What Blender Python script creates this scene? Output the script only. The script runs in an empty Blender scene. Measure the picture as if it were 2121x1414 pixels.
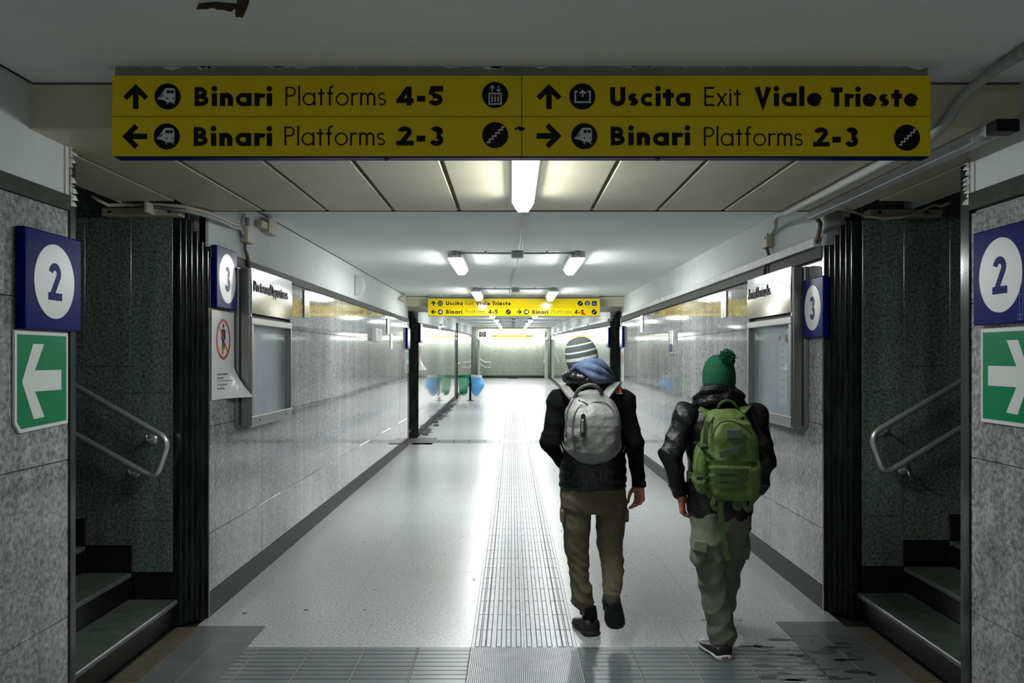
import bpy, math, random
import numpy as np
from mathutils import Vector, Matrix

S = bpy.context.scene
C = S.collection
R = math.radians
F = 1757.0            # focal length in pixels of a 2121 px wide picture
H = 1.65              # eye height in metres

# ------------------------------------------------------------------ camera, world, exposure
cam_d = bpy.data.cameras.new('camera')
cam_d.sensor_width = 36.0
cam_d.lens = F / 2121.0 * 36.0
cam_d.shift_y = 31.0 / 2121.0
cam_d.clip_start = 0.05
cam_d.clip_end = 200
cam = bpy.data.objects.new('camera', cam_d)
cam.location = (0, 0, H)
cam.rotation_euler = (R(90), 0, 0)
C.objects.link(cam)
S.camera = cam
W = bpy.data.worlds.new('world')
S.world = W
W.use_nodes = True
W.node_tree.nodes['Background'].inputs[0].default_value = (0.8, 0.95, 0.9, 1)
W.node_tree.nodes['Background'].inputs[1].default_value = 0.012
S.view_settings.view_transform = 'Standard'
S.view_settings.look = 'None'
S.view_settings.gamma = 1.0
S.view_settings.use_curve_mapping = False
S.view_settings.exposure = 0.45
LAMP = 88.0           # emission of the fluorescent diffusers
HEADER_GLOW = 12.0       # glow standing in for lamplight on the plaster header at the tunnel's end
LAMP_COL = (0.965, 0.995, 1.0)
try:
    S.cycles.max_bounces = 8
    S.cycles.diffuse_bounces = 5
    S.cycles.glossy_bounces = 5
    S.cycles.sample_clamp_indirect = 4.0
    S.cycles.use_denoising = True
except Exception:
    pass

# ------------------------------------------------------------------ geometry helpers
def zf(y):
    """the tunnel floor climbs gently beyond the second pair of stairs"""
    return 0.0 if y < 17.3 else 0.0158 * (y - 17.3)

def P(px, py, D):
    """point seen at pixel px, py when it stands D metres down the tunnel"""
    return Vector(((px - 1060.5) * D / F, D, H - (py - 738.0) * D / F - zf(D)))

class MB:
    def __init__(self):
        self.v = []; self.f = []; self.m = []
    def face(self, idx, m=0):
        self.f.append(tuple(idx)); self.m.append(m)
    def box(self, x0, x1, y0, y1, z0, z1, m=0, skip=''):
        b = len(self.v)
        self.v += [(x0,y0,z0),(x1,y0,z0),(x1,y1,z0),(x0,y1,z0),(x0,y0,z1),(x1,y0,z1),(x1,y1,z1),(x0,y1,z1)]
        for k, q in (('b',(0,3,2,1)),('t',(4,5,6,7)),('n',(0,1,5,4)),('r',(1,2,6,5)),('f',(2,3,7,6)),('l',(3,0,4,7))):
            if k not in skip:
                self.face([b+i for i in q], m)
        return self
    def bbox(self, x0, x1, y0, y1, z0, z1, c=0.004, m=0):
        """box with chamfered edges all round"""
        xs = (x0, x1); ys = (y0, y1); zs = (z0, z1)
        c = min(c, (x1-x0)*.45, (y1-y0)*.45, (z1-z0)*.45)
        b = len(self.v); idx = {}
        for i in (0,1):
            for j in (0,1):
                for k in (0,1):
                    sx = 1 if i == 0 else -1; sy = 1 if j == 0 else -1; sz = 1 if k == 0 else -1
                    for a in range(3):
                        d = [c*sx, c*sy, c*sz]; d[a] = 0
                        idx[i,j,k,a] = len(self.v)
                        self.v.append((xs[i]+d[0], ys[j]+d[1], zs[k]+d[2]))
        g = lambda i,j,k,a: idx[i,j,k,a]
        for a in range(3):
            for s in (0,1):
                o = [(0,0),(1,0),(1,1),(0,1)]
                q = []
                for (p,r) in o:
                    t = [p,r]; t.insert(a, s); q.append(g(t[0],t[1],t[2],a))
                if (s == 0) == (a != 1): q = q[::-1]
                self.face(q, m)
        for a in range(3):
            b_, c_ = [t for t in range(3) if t != a]
            for p in (0,1):
                for r in (0,1):
                    t0 = [0,0,0]; t1 = [0,0,0]
                    t0[b_] = t1[b_] = p; t0[c_] = t1[c_] = r; t1[a] = 1
                    q = [g(*t0,b_), g(*t1,b_), g(*t1,c_), g(*t0,c_)]
                    self.face(q, m)
        for i in (0,1):
            for j in (0,1):
                for k in (0,1):
                    self.face([g(i,j,k,0), g(i,j,k,1), g(i,j,k,2)], m)
        return self
    def poly(self, pts, d, m=0):
        """flat polygon extruded along d"""
        d = Vector(d); b = len(self.v); n = len(pts)
        self.v += [tuple(p) for p in pts] + [tuple(Vector(p)+d) for p in pts]
        self.face([b+i for i in range(n)][::-1], m)
        self.face([b+n+i for i in range(n)], m)
        for i in range(n):
            j = (i+1) % n
            self.face([b+i, b+j, b+n+j, b+n+i], m)
        return self
    def tube(self, pts, r, n=10, m=0, caps=True, flat=1.0):
        pts = [Vector(p) for p in pts]
        rs = r if isinstance(r, (list, tuple)) else [r]*len(pts)
        b = len(self.v); up = None
        for i, p in enumerate(pts):
            t = (pts[min(i+1, len(pts)-1)] - pts[max(i-1, 0)]).normalized()
            if up is None:
                up = Vector((0,0,1)) if abs(t.z) < .9 else Vector((1,0,0))
            s = t.cross(up)
            if s.length < 1e-5: s = t.orthogonal()
            s.normalize(); up = s.cross(t).normalized()
            for k in range(n):
                a = 2*math.pi*k/n
                self.v.append(tuple(p + s*math.cos(a)*rs[i] + up*math.sin(a)*rs[i]*flat))
        for i in range(len(pts)-1):
            for k in range(n):
                k2 = (k+1) % n
                self.face([b+i*n+k, b+i*n+k2, b+(i+1)*n+k2, b+(i+1)*n+k], m)
        if caps:
            self.face([b+k for k in range(n)][::-1], m)
            self.face([b+(len(pts)-1)*n+k for k in range(n)], m)
        return self
    def ring(self, c, prof, n=32, m=0, axis='z', mats=None, close=True):
        """surface of revolution: prof = [(radius, height)]"""
        c = Vector(c); b = len(self.v)
        for (r, h) in prof:
            for k in range(n):
                a = 2*math.pi*k/n
                u, w = r*math.cos(a), r*math.sin(a)
                q = {'z':(u,w,h),'y':(u,h,w),'x':(h,u,w)}[axis]
                self.v.append(tuple(c+Vector(q)))
        for i in range(len(prof)-1):
            for k in range(n):
                k2 = (k+1) % n
                self.face([b+i*n+k, b+i*n+k2, b+(i+1)*n+k2, b+(i+1)*n+k], mats[i] if mats else m)
        if close:
            self.face([b+k for k in range(n)][::-1], mats[0] if mats else m)
            self.face([b+(len(prof)-1)*n+k for k in range(n)], mats[-1] if mats else m)
        return self
    def add(self, other, m=None):
        b = len(self.v); self.v += other.v
        for f, k in zip(other.f, other.m): self.face([b+i for i in f], k if m is None else m)
        return self
    def build(self, name, mats, parent=None, smooth=False, origin=None, fix=True, **tags):
        me = bpy.data.meshes.new(name)
        V = np.array(self.v, dtype=float)
        for i, y in enumerate(V[:, 1]):
            if y > 17.3: V[i, 2] += 0.0158*(y-17.3)
        if origin is None:
            lo = V.min(0); hi = V.max(0)
            origin = Vector(((lo[0]+hi[0])/2, (lo[1]+hi[1])/2, lo[2]))
        origin = Vector(origin)
        V = V - np.array(origin)
        me.from_pydata([tuple(v) for v in V], [], self.f)
        if not isinstance(mats, (list, tuple)): mats = [mats]
        for mt in mats: me.materials.append(mt)
        if len(mats) > 1: me.polygons.foreach_set('material_index', self.m)
        if smooth: me.polygons.foreach_set('use_smooth', [True]*len(me.polygons))
        if fix:
            import bmesh
            bm = bmesh.new(); bm.from_mesh(me)
            bmesh.ops.recalc_face_normals(bm, faces=bm.faces)
            bm.to_mesh(me); bm.free()
        me.update()
        o = bpy.data.objects.new(name, me)
        C.objects.link(o)
        place(o, origin, parent)
        tagit(o, **tags)
        return o

WL = {}
def place(o, loc, parent=None):
    WL[o.name] = Vector(loc)
    if parent is not None:
        o.parent = parent
        o.location = Vector(loc) - WL[parent.name]
    else:
        o.location = loc
def tagit(o, label=None, cat=None, group=None, kind=None):
    if label: o['label'] = label
    if cat: o['category'] = cat
    if group: o['group'] = group
    if kind: o['kind'] = kind
def thing(name, loc, parent=None, **tags):
    loc = Vector(loc)
    if parent is None: loc.z += zf(loc.y)
    o = bpy.data.objects.new(name, None)
    o.empty_display_size = .1
    C.objects.link(o); place(o, loc, parent); tagit(o, **tags)
    return o
def copy_tree(o, d, label=None, group=None, parent=None):
    c = o.copy(); C.objects.link(c)
    if parent is None:
        c.location = Vector(o.location) + Vector(d); WL[c.name] = WL[o.name] + Vector(d)
        if label: c['label'] = label
        if group: c['group'] = group
    else:
        c.parent = parent
    for ch in o.children: copy_tree(ch, (0,0,0), parent=c)
    return c

# ------------------------------------------------------------------ materials
def lin(c):
    return tuple((x/12.92 if x <= .04045 else ((x+.055)/1.055)**2.4) for x in [v/255 for v in c])
MT = {}
def mat(name, col, rough=.6, metal=0.0, col2=None, nscale=8.0, stretch=(1,1,1), detail=6, nlo=.35, nhi=.65,
        bump=0.0, bscale=60.0, coat=0.0, emit=0.0, spec=.5, rvar=0.0, obj=False, dist=.01, trans=0.0, objrand=0.0, alpha=1.0, sheen=0.0):
    if name in MT: return MT[name]
    m = bpy.data.materials.new(name); m.use_nodes = True
    nt = m.node_tree; N = nt.nodes; L = nt.links
    p = N['Principled BSDF']
    c = lin(col)
    p.inputs['Base Color'].default_value = (*c, 1)
    p.inputs['Roughness'].default_value = rough
    p.inputs['Metallic'].default_value = metal
    p.inputs['Specular IOR Level'].default_value = spec
    p.inputs['Coat Weight'].default_value = coat
    p.inputs['Coat Roughness'].default_value = .05
    p.inputs['Transmission Weight'].default_value = trans
    p.inputs['Alpha'].default_value = alpha
    if sheen: p.inputs['Sheen Weight'].default_value = sheen
    if emit:
        p.inputs['Emission Color'].default_value = (*c, 1)
        p.inputs['Emission Strength'].default_value = emit
    if col2 or bump or rvar:
        if obj:
            g = N.new('ShaderNodeTexCoord'); out = g.outputs['Object']
        else:
            g = N.new('ShaderNodeNewGeometry'); out = g.outputs['Position']
        mp = N.new('ShaderNodeMapping'); mp.inputs['Scale'].default_value = stretch
        L.new(out, mp.inputs['Vector'])
    last = None
    if col2:
        n = N.new('ShaderNodeTexNoise'); n.inputs['Scale'].default_value = nscale; n.inputs['Detail'].default_value = detail
        n.inputs['Roughness'].default_value = .65
        L.new(mp.outputs[0], n.inputs['Vector'])
        r = N.new('ShaderNodeValToRGB')
        r.color_ramp.elements[0].position = nlo; r.color_ramp.elements[1].position = nhi
        r.color_ramp.elements[0].color = (*c, 1); r.color_ramp.elements[1].color = (*lin(col2), 1)
        L.new(n.outputs['Fac'], r.inputs['Fac']); last = r.outputs['Color']
        if rvar:
            mr = N.new('ShaderNodeMapRange'); mr.inputs['To Min'].default_value = max(.02, rough-rvar); mr.inputs['To Max'].default_value = rough+rvar
            L.new(n.outputs['Fac'], mr.inputs['Value']); L.new(mr.outputs[0], p.inputs['Roughness'])
    if objrand:
        oi = N.new('ShaderNodeObjectInfo')
        mr = N.new('ShaderNodeMapRange'); mr.inputs['To Min'].default_value = 1-objrand; mr.inputs['To Max'].default_value = 1+objrand
        L.new(oi.outputs['Random'], mr.inputs['Value'])
        mx = N.new('ShaderNodeVectorMath'); mx.operation = 'SCALE'
        if last: L.new(last, mx.inputs[0])
        else: mx.inputs[0].default_value = c
        L.new(mr.outputs[0], mx.inputs['Scale']); last = mx.outputs[0]
    if last: L.new(last, p.inputs['Base Color'])
    if bump:
        bn = N.new('ShaderNodeTexNoise'); bn.inputs['Scale'].default_value = bscale; bn.inputs['Detail'].default_value = 4
        L.new(mp.outputs[0], bn.inputs['Vector'])
        b = N.new('ShaderNodeBump'); b.inputs['Strength'].default_value = bump; b.inputs['Distance'].default_value = dist
        L.new(bn.outputs['Fac'], b.inputs['Height']); L.new(b.outputs[0], p.inputs['Normal'])
    MT[name] = m
    return m

def granite(name, dark, light, scale=90, streak=.5, rough=.16, rv=.5, objrand=.05, spec=.5, streakcol=None, big=1.2, coat=0.0):
    """flecked stone with soft vertical run marks"""
    m = bpy.data.materials.new(name); m.use_nodes = True
    nt = m.node_tree; N = nt.nodes; L = nt.links; p = N['Principled BSDF']
    g = N.new('ShaderNodeNewGeometry')
    n1 = N.new('ShaderNodeTexNoise'); n1.inputs['Scale'].default_value = scale; n1.inputs['Detail'].default_value = 8; n1.inputs['Roughness'].default_value = .62; n1.inputs['Distortion'].default_value = .35
    L.new(g.outputs['Position'], n1.inputs['Vector'])
    r1 = N.new('ShaderNodeValToRGB')
    r1.color_ramp.elements[0].position = .36; r1.color_ramp.elements[1].position = .64
    r1.color_ramp.elements[0].color = (*lin(dark), 1); r1.color_ramp.elements[1].color = (*lin(light), 1)
    L.new(n1.outputs['Fac'], r1.inputs['Fac'])
    mp = N.new('ShaderNodeMapping'); mp.inputs['Scale'].default_value = (1, 1, .12)
    L.new(g.outputs['Position'], mp.inputs['Vector'])
    n2 = N.new('ShaderNodeTexNoise'); n2.inputs['Scale'].default_value = big*4; n2.inputs['Detail'].default_value = 6; n2.inputs['Roughness'].default_value = .7
    L.new(mp.outputs[0], n2.inputs['Vector'])
    mr = N.new('ShaderNodeMapRange'); mr.inputs['From Min'].default_value = .3; mr.inputs['From Max'].default_value = .7
    mr.inputs['To Min'].default_value = 1-streak*.5; mr.inputs['To Max'].default_value = 1+streak*.5
    L.new(n2.outputs['Fac'], mr.inputs['Value'])
    oi = N.new('ShaderNodeObjectInfo')
    mo = N.new('ShaderNodeMapRange'); mo.inputs['To Min'].default_value = 1-objrand; mo.inputs['To Max'].default_value = 1+objrand
    L.new(oi.outputs['Random'], mo.inputs['Value'])
    mu = N.new('ShaderNodeMath'); mu.operation = 'MULTIPLY'
    L.new(mr.outputs[0], mu.inputs[0]); L.new(mo.outputs[0], mu.inputs[1])
    sc = N.new('ShaderNodeVectorMath'); sc.operation = 'SCALE'
    L.new(r1.outputs['Color'], sc.inputs[0]); L.new(mu.outputs[0], sc.inputs['Scale'])
    L.new(sc.outputs[0], p.inputs['Base Color'])
    rr = N.new('ShaderNodeMapRange'); rr.inputs['To Min'].default_value = rough*(1-rv); rr.inputs['To Max'].default_value = rough*(1+rv)
    L.new(n2.outputs['Fac'], rr.inputs['Value']); L.new(rr.outputs[0], p.inputs['Roughness'])
    p.inputs['Specular IOR Level'].default_value = spec
    p.inputs['Coat Weight'].default_value = coat
    b = N.new('ShaderNodeBump'); b.inputs['Strength'].default_value = .018; b.inputs['Distance'].default_value = .01
    n3 = N.new('ShaderNodeTexNoise'); n3.inputs['Scale'].default_value = 3.0
    L.new(g.outputs['Position'], n3.inputs['Vector']); L.new(n3.outputs['Fac'], b.inputs['Height']); L.new(b.outputs[0], p.inputs['Normal'])
    MT[name] = m
    return m

M_wall = granite('polished grey granite', (98,99,98), (162,163,162), scale=46, streak=.6, rough=.055, rv=.35, spec=.5)
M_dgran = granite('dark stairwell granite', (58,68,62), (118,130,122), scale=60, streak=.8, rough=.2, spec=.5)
M_black = mat('polished black stone', (12,14,13), .12, col2=(26,32,28), nscale=14, stretch=(1,1,.15), spec=.6)
M_bflute = mat('black stone jamb', (10,12,11), .16, col2=(40,48,42), nscale=26, stretch=(1,1,.12), spec=.6)
M_skirt = mat('dark grey skirting stone', (34,37,38), .5, col2=(50,53,53), nscale=30, spec=.25)
M_trim = mat('dark stone band', (44,50,42), .6, col2=(58,61,53), nscale=20, spec=.15)
M_plaster = mat('white plaster', (190,197,193), .8, col2=(202,207,204), nscale=1.6, bump=.12, bscale=14)
M_ceil = mat('painted ceiling', (218,223,221), .7, col2=(226,230,228), nscale=1.1, bump=.1, bscale=7)
M_plasterdirt = mat('flaked plaster edge', (150,152,140), .9, col2=(205,208,200), nscale=30, nlo=.45, nhi=.55)
M_panel = mat('beige enamel soffit panel', (180,176,146), .45, col2=(190,187,162), nscale=2.5, objrand=.04)
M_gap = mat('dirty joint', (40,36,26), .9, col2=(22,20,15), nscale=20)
M_joint = mat('brown soffit joint', (104,96,66), .9, col2=(56,50,34), nscale=9, nlo=.4, nhi=.75)
M_terr = granite('speckled terrazzo', (122,125,124), (196,199,199), scale=64, streak=.10, rough=.28, rv=.06, objrand=.02, spec=1.0, big=.5)
M_tile = mat('grey paving tile', (146,153,158), .32, col2=(166,172,177), nscale=9, spec=.7, objrand=.03)
M_grout = mat('dark dirt in grooves', (40,44,44), .9, spec=.1)
M_lgrout = mat('pale grout', (140,142,136), .8)
M_rib = mat('dark ribbed tile', (84,92,94), .34, col2=(96,104,105), nscale=7, spec=.6, objrand=.05)
M_plain = mat('dark smooth tile', (86,92,90), .45, col2=(100,105,101), nscale=5, objrand=.04)
M_drain = mat('rusty brown drain strip', (66,58,40), .7, col2=(96,86,62), nscale=18, stretch=(1,6,1))
M_tread = mat('worn stair tread', (66,76,68), .4, col2=(88,98,90), nscale=12)
M_riser = mat('black riser', (12,13,12), .35)
M_steel = mat('brushed steel', (104,106,104), .2, metal=1.0, bump=.02, bscale=9)
M_steeld = mat('satin steel case', (150,152,150), .34, metal=.9, bump=.06, bscale=7)
M_tubes = mat('stainless handrail', (205,208,204), .3, metal=.75)
M_galv = mat('grey conduit', (150,156,150), .5)
M_beigebox = mat('beige plastic box', (168,164,140), .5)
M_cable = mat('brown cable', (92,88,66), .6)
M_trunk = mat('white cable trunking', (186,192,190), .5, col2=(166,170,166), nscale=6)
M_yel = mat('yellow enamel sign', (224,198,4), .1, spec=.4)
M_ink = mat('black lettering', (5,6,10), .45, spec=.2)
M_blueside = mat('blue sign edge', (4,16,84), .35, spec=.04)
M_blue = mat('blue enamel', (0,18,92), .3, spec=.04)
M_white = mat('white enamel', (206,210,206), .25, coat=.2)
M_wpict = mat('white pictogram', (205,208,205), .4)
M_green = mat('green enamel', (0,122,74), .3, spec=.15)
M_red = mat('red print', (170,24,28), .4)
M_ylw2 = mat('yellow print', (226,178,20), .4)
M_grey = mat('grey print', (90,92,90), .5)
def thin_glass(name):
    """a thin clear pane: lets light straight through and reflects by angle"""
    m = bpy.data.materials.new(name); m.use_nodes = True
    nt = m.node_tree; nt.nodes.clear(); N = nt.nodes; L = nt.links
    t = N.new('ShaderNodeBsdfTransparent'); g = N.new('ShaderNodeBsdfGlossy'); g.inputs['Roughness'].default_value = .03
    t.inputs[0].default_value = (.93,.96,.96,1)
    f0 = N.new('ShaderNodeLayerWeight'); f0.inputs[0].default_value = .5
    f1 = N.new('ShaderNodeMath'); f1.operation = 'POWER'; f1.inputs[1].default_value = 5.0; L.new(f0.outputs['Facing'], f1.inputs[0])
    f = N.new('ShaderNodeMath'); f.operation = 'MULTIPLY_ADD'; f.inputs[1].default_value = .9; f.inputs[2].default_value = .03; L.new(f1.outputs[0], f.inputs[0])
    x = N.new('ShaderNodeMixShader'); o = N.new('ShaderNodeOutputMaterial')
    L.new(f.outputs[0], x.inputs[0]); L.new(t.outputs[0], x.inputs[1]); L.new(g.outputs[0], x.inputs[2]); L.new(x.outputs[0], o.inputs[0])
    return m
M_glass = thin_glass('case glass')
M_board = mat('pale blue notice board', (176,186,196), .5, col2=(196,204,212), nscale=4)
M_paper = mat('paper', (214,218,222), .6)
M_tape = mat('brown tape', (150,110,80), .6)
M_brownscrap = mat('brown paint scrap', (70,42,20), .8, col2=(44,52,22), nscale=30)
M_diff = mat('lit diffuser', (240,250,247), .4, emit=0)
def emitter(name, col, s):
    m = bpy.data.materials.new(name); m.use_nodes = True
    nt = m.node_tree; nt.nodes.clear()
    e = nt.nodes.new('ShaderNodeEmission'); o = nt.nodes.new('ShaderNodeOutputMaterial')
    e.inputs[0].default_value = (*col, 1); e.inputs[1].default_value = s
    nt.links.new(e.outputs[0], o.inputs[0])
    return m
M_lamp = emitter('fluorescent diffuser', LAMP_COL, LAMP)
M_lamps = emitter('fluorescent diffuser side', LAMP_COL, 4.5)
M_headglow = emitter('glowing plaster header', (0.97, 1.0, 0.97), HEADER_GLOW)  # emission imitates lamplight on white plaster, no light source of its own
M_yelglow = emitter('glowing yellow strip', (1.0, 0.93, 0.02), 1.3)  # yellow strip on the plaster, brightened by added emission
M_plast = mat('white plastic', (200,203,200), .45)
# ------------------------------------------------------------------ the setting
XL, XR, ZC = -1.92, 2.03, 2.745
random.seed(4)

def setting(name, mats, mb, **k):
    return mb.build(name, mats, kind='structure', **k)
def empty_setting(name, loc):
    return thing(name, loc, kind='structure')

class SlabCache: pass
def slab_parts(parent, name, boxes, m, c=.003):
    """one object per slab; equal sizes share one mesh"""
    cache = {}
    for (x0,x1,y0,y1,z0,z1) in boxes:
        if y1 > 17.3:
            MB().bbox(x0,x1,y0,y1,z0,z1,c).build(name, m, parent); continue
        key = (round(x1-x0,4), round(y1-y0,4), round(z1-z0,4))
        loc = Vector(((x0+x1)/2, (y0+y1)/2, z0))
        if key in cache:
            o = cache[key].copy(); C.objects.link(o)
            o.location = loc - WL[parent.name]; WL[o.name] = loc
        else:
            cache[key] = MB().bbox(x0,x1,y0,y1,z0,z1,c).build(name, m, parent)

# --- walls: backing, granite slabs, dark band, plaster above
ROWS = [(.153,.525),(.525,1.204),(1.204,1.883),(1.883,2.28)]
OPEN_L = [(3.95,5.2),(15.95,17.2)]; OPEN_R = [(4.05,5.35),(16.05,17.35)]
def wall(side):
    X = XL if side < 0 else XR; s = side
    name = 'wall_left' if s < 0 else 'wall_right'
    nj, fj = (.28,.17) if s < 0 else (.30,.18)
    op = OPEN_L if s < 0 else OPEN_R
    end = 40.6 if s < 0 else 44.3
    spans = [(-6.0, op[0][0]-nj), (op[0][1]+fj, op[1][0]-nj), (op[1][1]+fj, end)]
    mb = MB()
    def bx(a, b, y0, y1, z0, z1):
        xs = sorted((X+s*a, X+s*b)); mb.box(xs[0], xs[1], y0, y1, z0, z1)
    for (y0,y1) in spans:
        cuts = [y0,y1] if y0 > 17 or y1 < 17.3 else [y0,17.3,y1]
        bx(.02, .12, y0, y1, -.05, ZC)
    root = setting(name, mat('wall joint mortar', (150,152,146), .8), mb)
    slabs = []; sk = MB(); tr = MB()
    for (y0,y1) in spans:
        n = max(1, round((y1-y0)/1.17)); L_ = (y1-y0)/n
        for k in range(n):
            a, b = y0+k*L_+.0015, y0+(k+1)*L_-.0015
            for (z0,z1) in ROWS:
                xs = sorted((X, X+s*.02)); slabs.append((xs[0], xs[1], a, b, z0+.0015, z1-.0015))
    slab_parts(root, 'granite_slab', slabs, M_wall, .002)
    zt = (2.28,2.345) if s < 0 else (2.295,2.37)
    i = 0
    for j,(y0,y1) in enumerate(spans):
        xs = sorted((X-s*.006, X+s*.02))
        setting('baseboard_left' if s < 0 else 'baseboard_right', M_skirt, MB().box(xs[0],xs[1],y0,y1,0,.153))
        xs = sorted((X-s*.012, X+s*.03))
        setting('trim_%d' % (1 if s < 0 else 2), M_trim, MB().box(xs[0],xs[1],y0,y1,*zt))
        top = []
        b = MB(); xs = sorted((X+s*.002, X+s*.06))
        # plaster above the stone, cut off under the soffits
        segs = [(y0,y1,ZC+.03)]
        if j == 0: segs = [(y0,3.4,ZC+.03),(3.4,y1,2.556)]
        if j == 1: segs = [(y0,15.4,ZC+.03),(15.4,y1,2.556)]
        for (a,c_,z) in segs: b.box(xs[0],xs[1],a,c_,zt[1],z)
        b.build('plaster_strip', M_plaster, root)
wall(-1); wall(1)

# --- stepped black jambs on both sides of each stair opening
def jamb(side, y0, y1, near, ztop):
    """flutes stepping from the corridor wall out into the opening"""
    s = side; X = XL if s < 0 else XR
    root = empty_setting('trim_3' if near else 'trim_4', (X+s*.06, (y0+y1)/2, 0))
    n = 6
    for k in range(n):
        # k = 0 lies at the wall, k = n-1 at the opening
        t0, t1 = k/n, (k+1)/n
        a, b = (y0+(y1-y0)*t0, y0+(y1-y0)*t1) if near else (y1-(y1-y0)*t1, y1-(y1-y0)*t0)
        xin = X - s*.008 + s*.118*k/(n-1)
        xs = sorted((xin, X+s*.16))
        zt = ztop[k]
        MB().bbox(xs[0],xs[1],a+.0008,b-.0008,0,zt,.003).build('flute', M_bflute, root)
ztl = [2.315,2.37,2.43,2.49,2.535,2.555]
for m in (0, 12.0):
    jamb(-1, 3.67+m, 3.95+m, True, ztl)
    jamb(-1, 5.20+m, 5.37+m, False, ztl)
    jamb( 1, 3.75+m, 4.05+m, True, [z if i else 2.37 for i, z in enumerate(ztl)])
    jamb( 1, 5.35+m, 5.53+m, False, [z if i else 2.37 for i, z in enumerate(ztl)])

# --- ceilings
setting('ceiling', M_ceil, MB().box(-2.1,2.3,-6,3.405,ZC,ZC+.1))
setting('ceiling', M_ceil, MB().box(-2.0,2.1,5.27,15.405,ZC,ZC+.1))
setting('ceiling', M_ceil, MB().box(-2.0,2.1,17.27,17.3,ZC,ZC+.1).box(-2.0,2.1,17.3,44.0,ZC,ZC+.1))
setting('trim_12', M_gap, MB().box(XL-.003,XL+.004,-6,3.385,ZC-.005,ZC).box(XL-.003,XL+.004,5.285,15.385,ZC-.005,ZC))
# --- soffit beams of enamelled panels over each pair of stairs
JX = [-2.32,-1.96,-1.546,-1.15,-.738,-.329,.085,.495,.903,1.313,1.72,2.13,2.47]
for m in (0, 12.0):
    root = setting('trim_5', M_joint, MB().box(-2.32,2.47,3.42+m,4.95+m,2.566,2.95).box(-1.96,2.1,4.95+m,5.26+m,2.566,2.95))
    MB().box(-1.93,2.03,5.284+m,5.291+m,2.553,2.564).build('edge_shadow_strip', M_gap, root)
    for i in range(len(JX)-1):
        x0, x1 = JX[i]+.010, JX[i+1]-.010
        y1 = 5.28+m if (x0 > -1.97 and x1 < 2.14) else 4.95+m
        MB().bbox(x0,x1,3.40+m,y1,2.555+random.uniform(0,.003),2.577,.004).build('soffit_panel', M_panel, root)
    MB().bbox(-2.1,2.25,3.385+m,3.42+m,2.557,2.737,.004).build('fascia', M_panel, root)
    MB().bbox(-1.96,2.1,5.265+m,5.283+m,2.565,2.745,.003).build('fascia', M_panel, root)
    if m == 0:
        b = MB(); random.seed(3)
        for k in range(34):      # screws and flakes along the soffit's lip
            x = random.uniform(-1.8,1.9)
            b.ring((x, 5.285, 2.556+random.uniform(0,.004)), [(.004,-.004),(.006,0),(.004,.004)], 6, axis='y')
        b.build('screws', M_gap, root).__setitem__('kind', 'stuff')

# --- stairwells
def stairwell(side, y0, y1, xs0, tread, riser, xsof, m):
    s = side
    X0 = xs0
    def xr(a, b): return sorted((s*a, s*b))
    # back and front walls of the well
    for nm, yy in (('wall_back', y1), ('wall_front', y0)):
        back = nm == 'wall_back'
        a, b = (yy+.02, yy+.12) if back else (yy-.12, yy-.02)
        x = xr(X0+.03, X0+3.4)
        root = setting(nm, mat('stairwell mortar', (40,46,42), .9), MB().box(x[0],x[1],a,b,-.05,4.6))
        sl = []; sk = []
        n = 8
        for k in range(n):
            xa = X0 + .03 if k == 0 else X0+tread*k
            x = xr(xa+.001, X0+tread*(k+1)-.001)
            zs = riser*(k+1)
            ya, yb = (yy, yy+.02) if back else (yy-.02, yy)
            sk.append((x[0],x[1],ya-.004 if back else ya,yb if back else yb+.004,zs-riser,zs+riser-.001))
            z = [zs+riser+.001, zs+riser+.317, zs+riser+1.10, max(2.54, zs+2.0), 4.4]
            if k > 4: z = z[:3]+[4.4]
            for q in range(len(z)-1): sl.append((x[0],x[1],ya,yb,z[q]+.001,z[q+1]-.001))
        x = xr(X0+tread*n+.001, X0+3.4)
        sl.append((x[0],x[1],ya,yb,1.3,4.4))
        if m == 0 or True:
            slab_parts(root, 'granite_slab', sl, M_dgran, .002)
            slab_parts(root, 'skirting_slab', sk, M_black, .002)
    st = empty_setting('staircase', (s*(X0+1.2), (y0+y1)/2, 0))
    for k in range(8):
        x = xr(X0+tread*k+.02, X0+tread*(k+1)+.02)
        MB().box(x[0],x[1],y0,y1-.004,0,riser*(k+1)-.03).build('riser', M_riser, st)
        x = xr(X0+tread*k-.005, X0+tread*(k+1)+.02)
        MB().bbox(x[0],x[1],y0+.001,y1-.005,riser*(k+1)-.03,riser*(k+1),.006).build('tread', M_tread, st)
    x = xr(X0+tread*8+.02, X0+3.4)
    MB().box(x[0],x[1],y0,y1-.004,0,riser*8).build('landing', M_tread, st)
    # sloping ceiling beyond the soffit, end wall
    a = s*(xsof+.002); b = s*(X0+2.6); c = s*(X0+3.4)
    mb = MB()
    mb.poly([(a,y0,2.56),(b,y0,4.0),(c,y0,4.0),(c,y0,4.2),(a,y0,4.2)], (0,y1-y0,0))
    setting('ceiling', M_plaster, mb)
    x = xr(X0+3.4, X0+3.5)
    setting('wall_end', M_dgran, MB().box(x[0],x[1],y0-.1,y1+.1,0,4.4))
for m in (0, 12.0):
    stairwell(-1, 3.95+m, 5.2+m, 2.05, .283, .163, 2.32, m)
    stairwell( 1, 4.05+m, 5.35+m, 2.18, .29, .163, 2.47, m)

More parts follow.
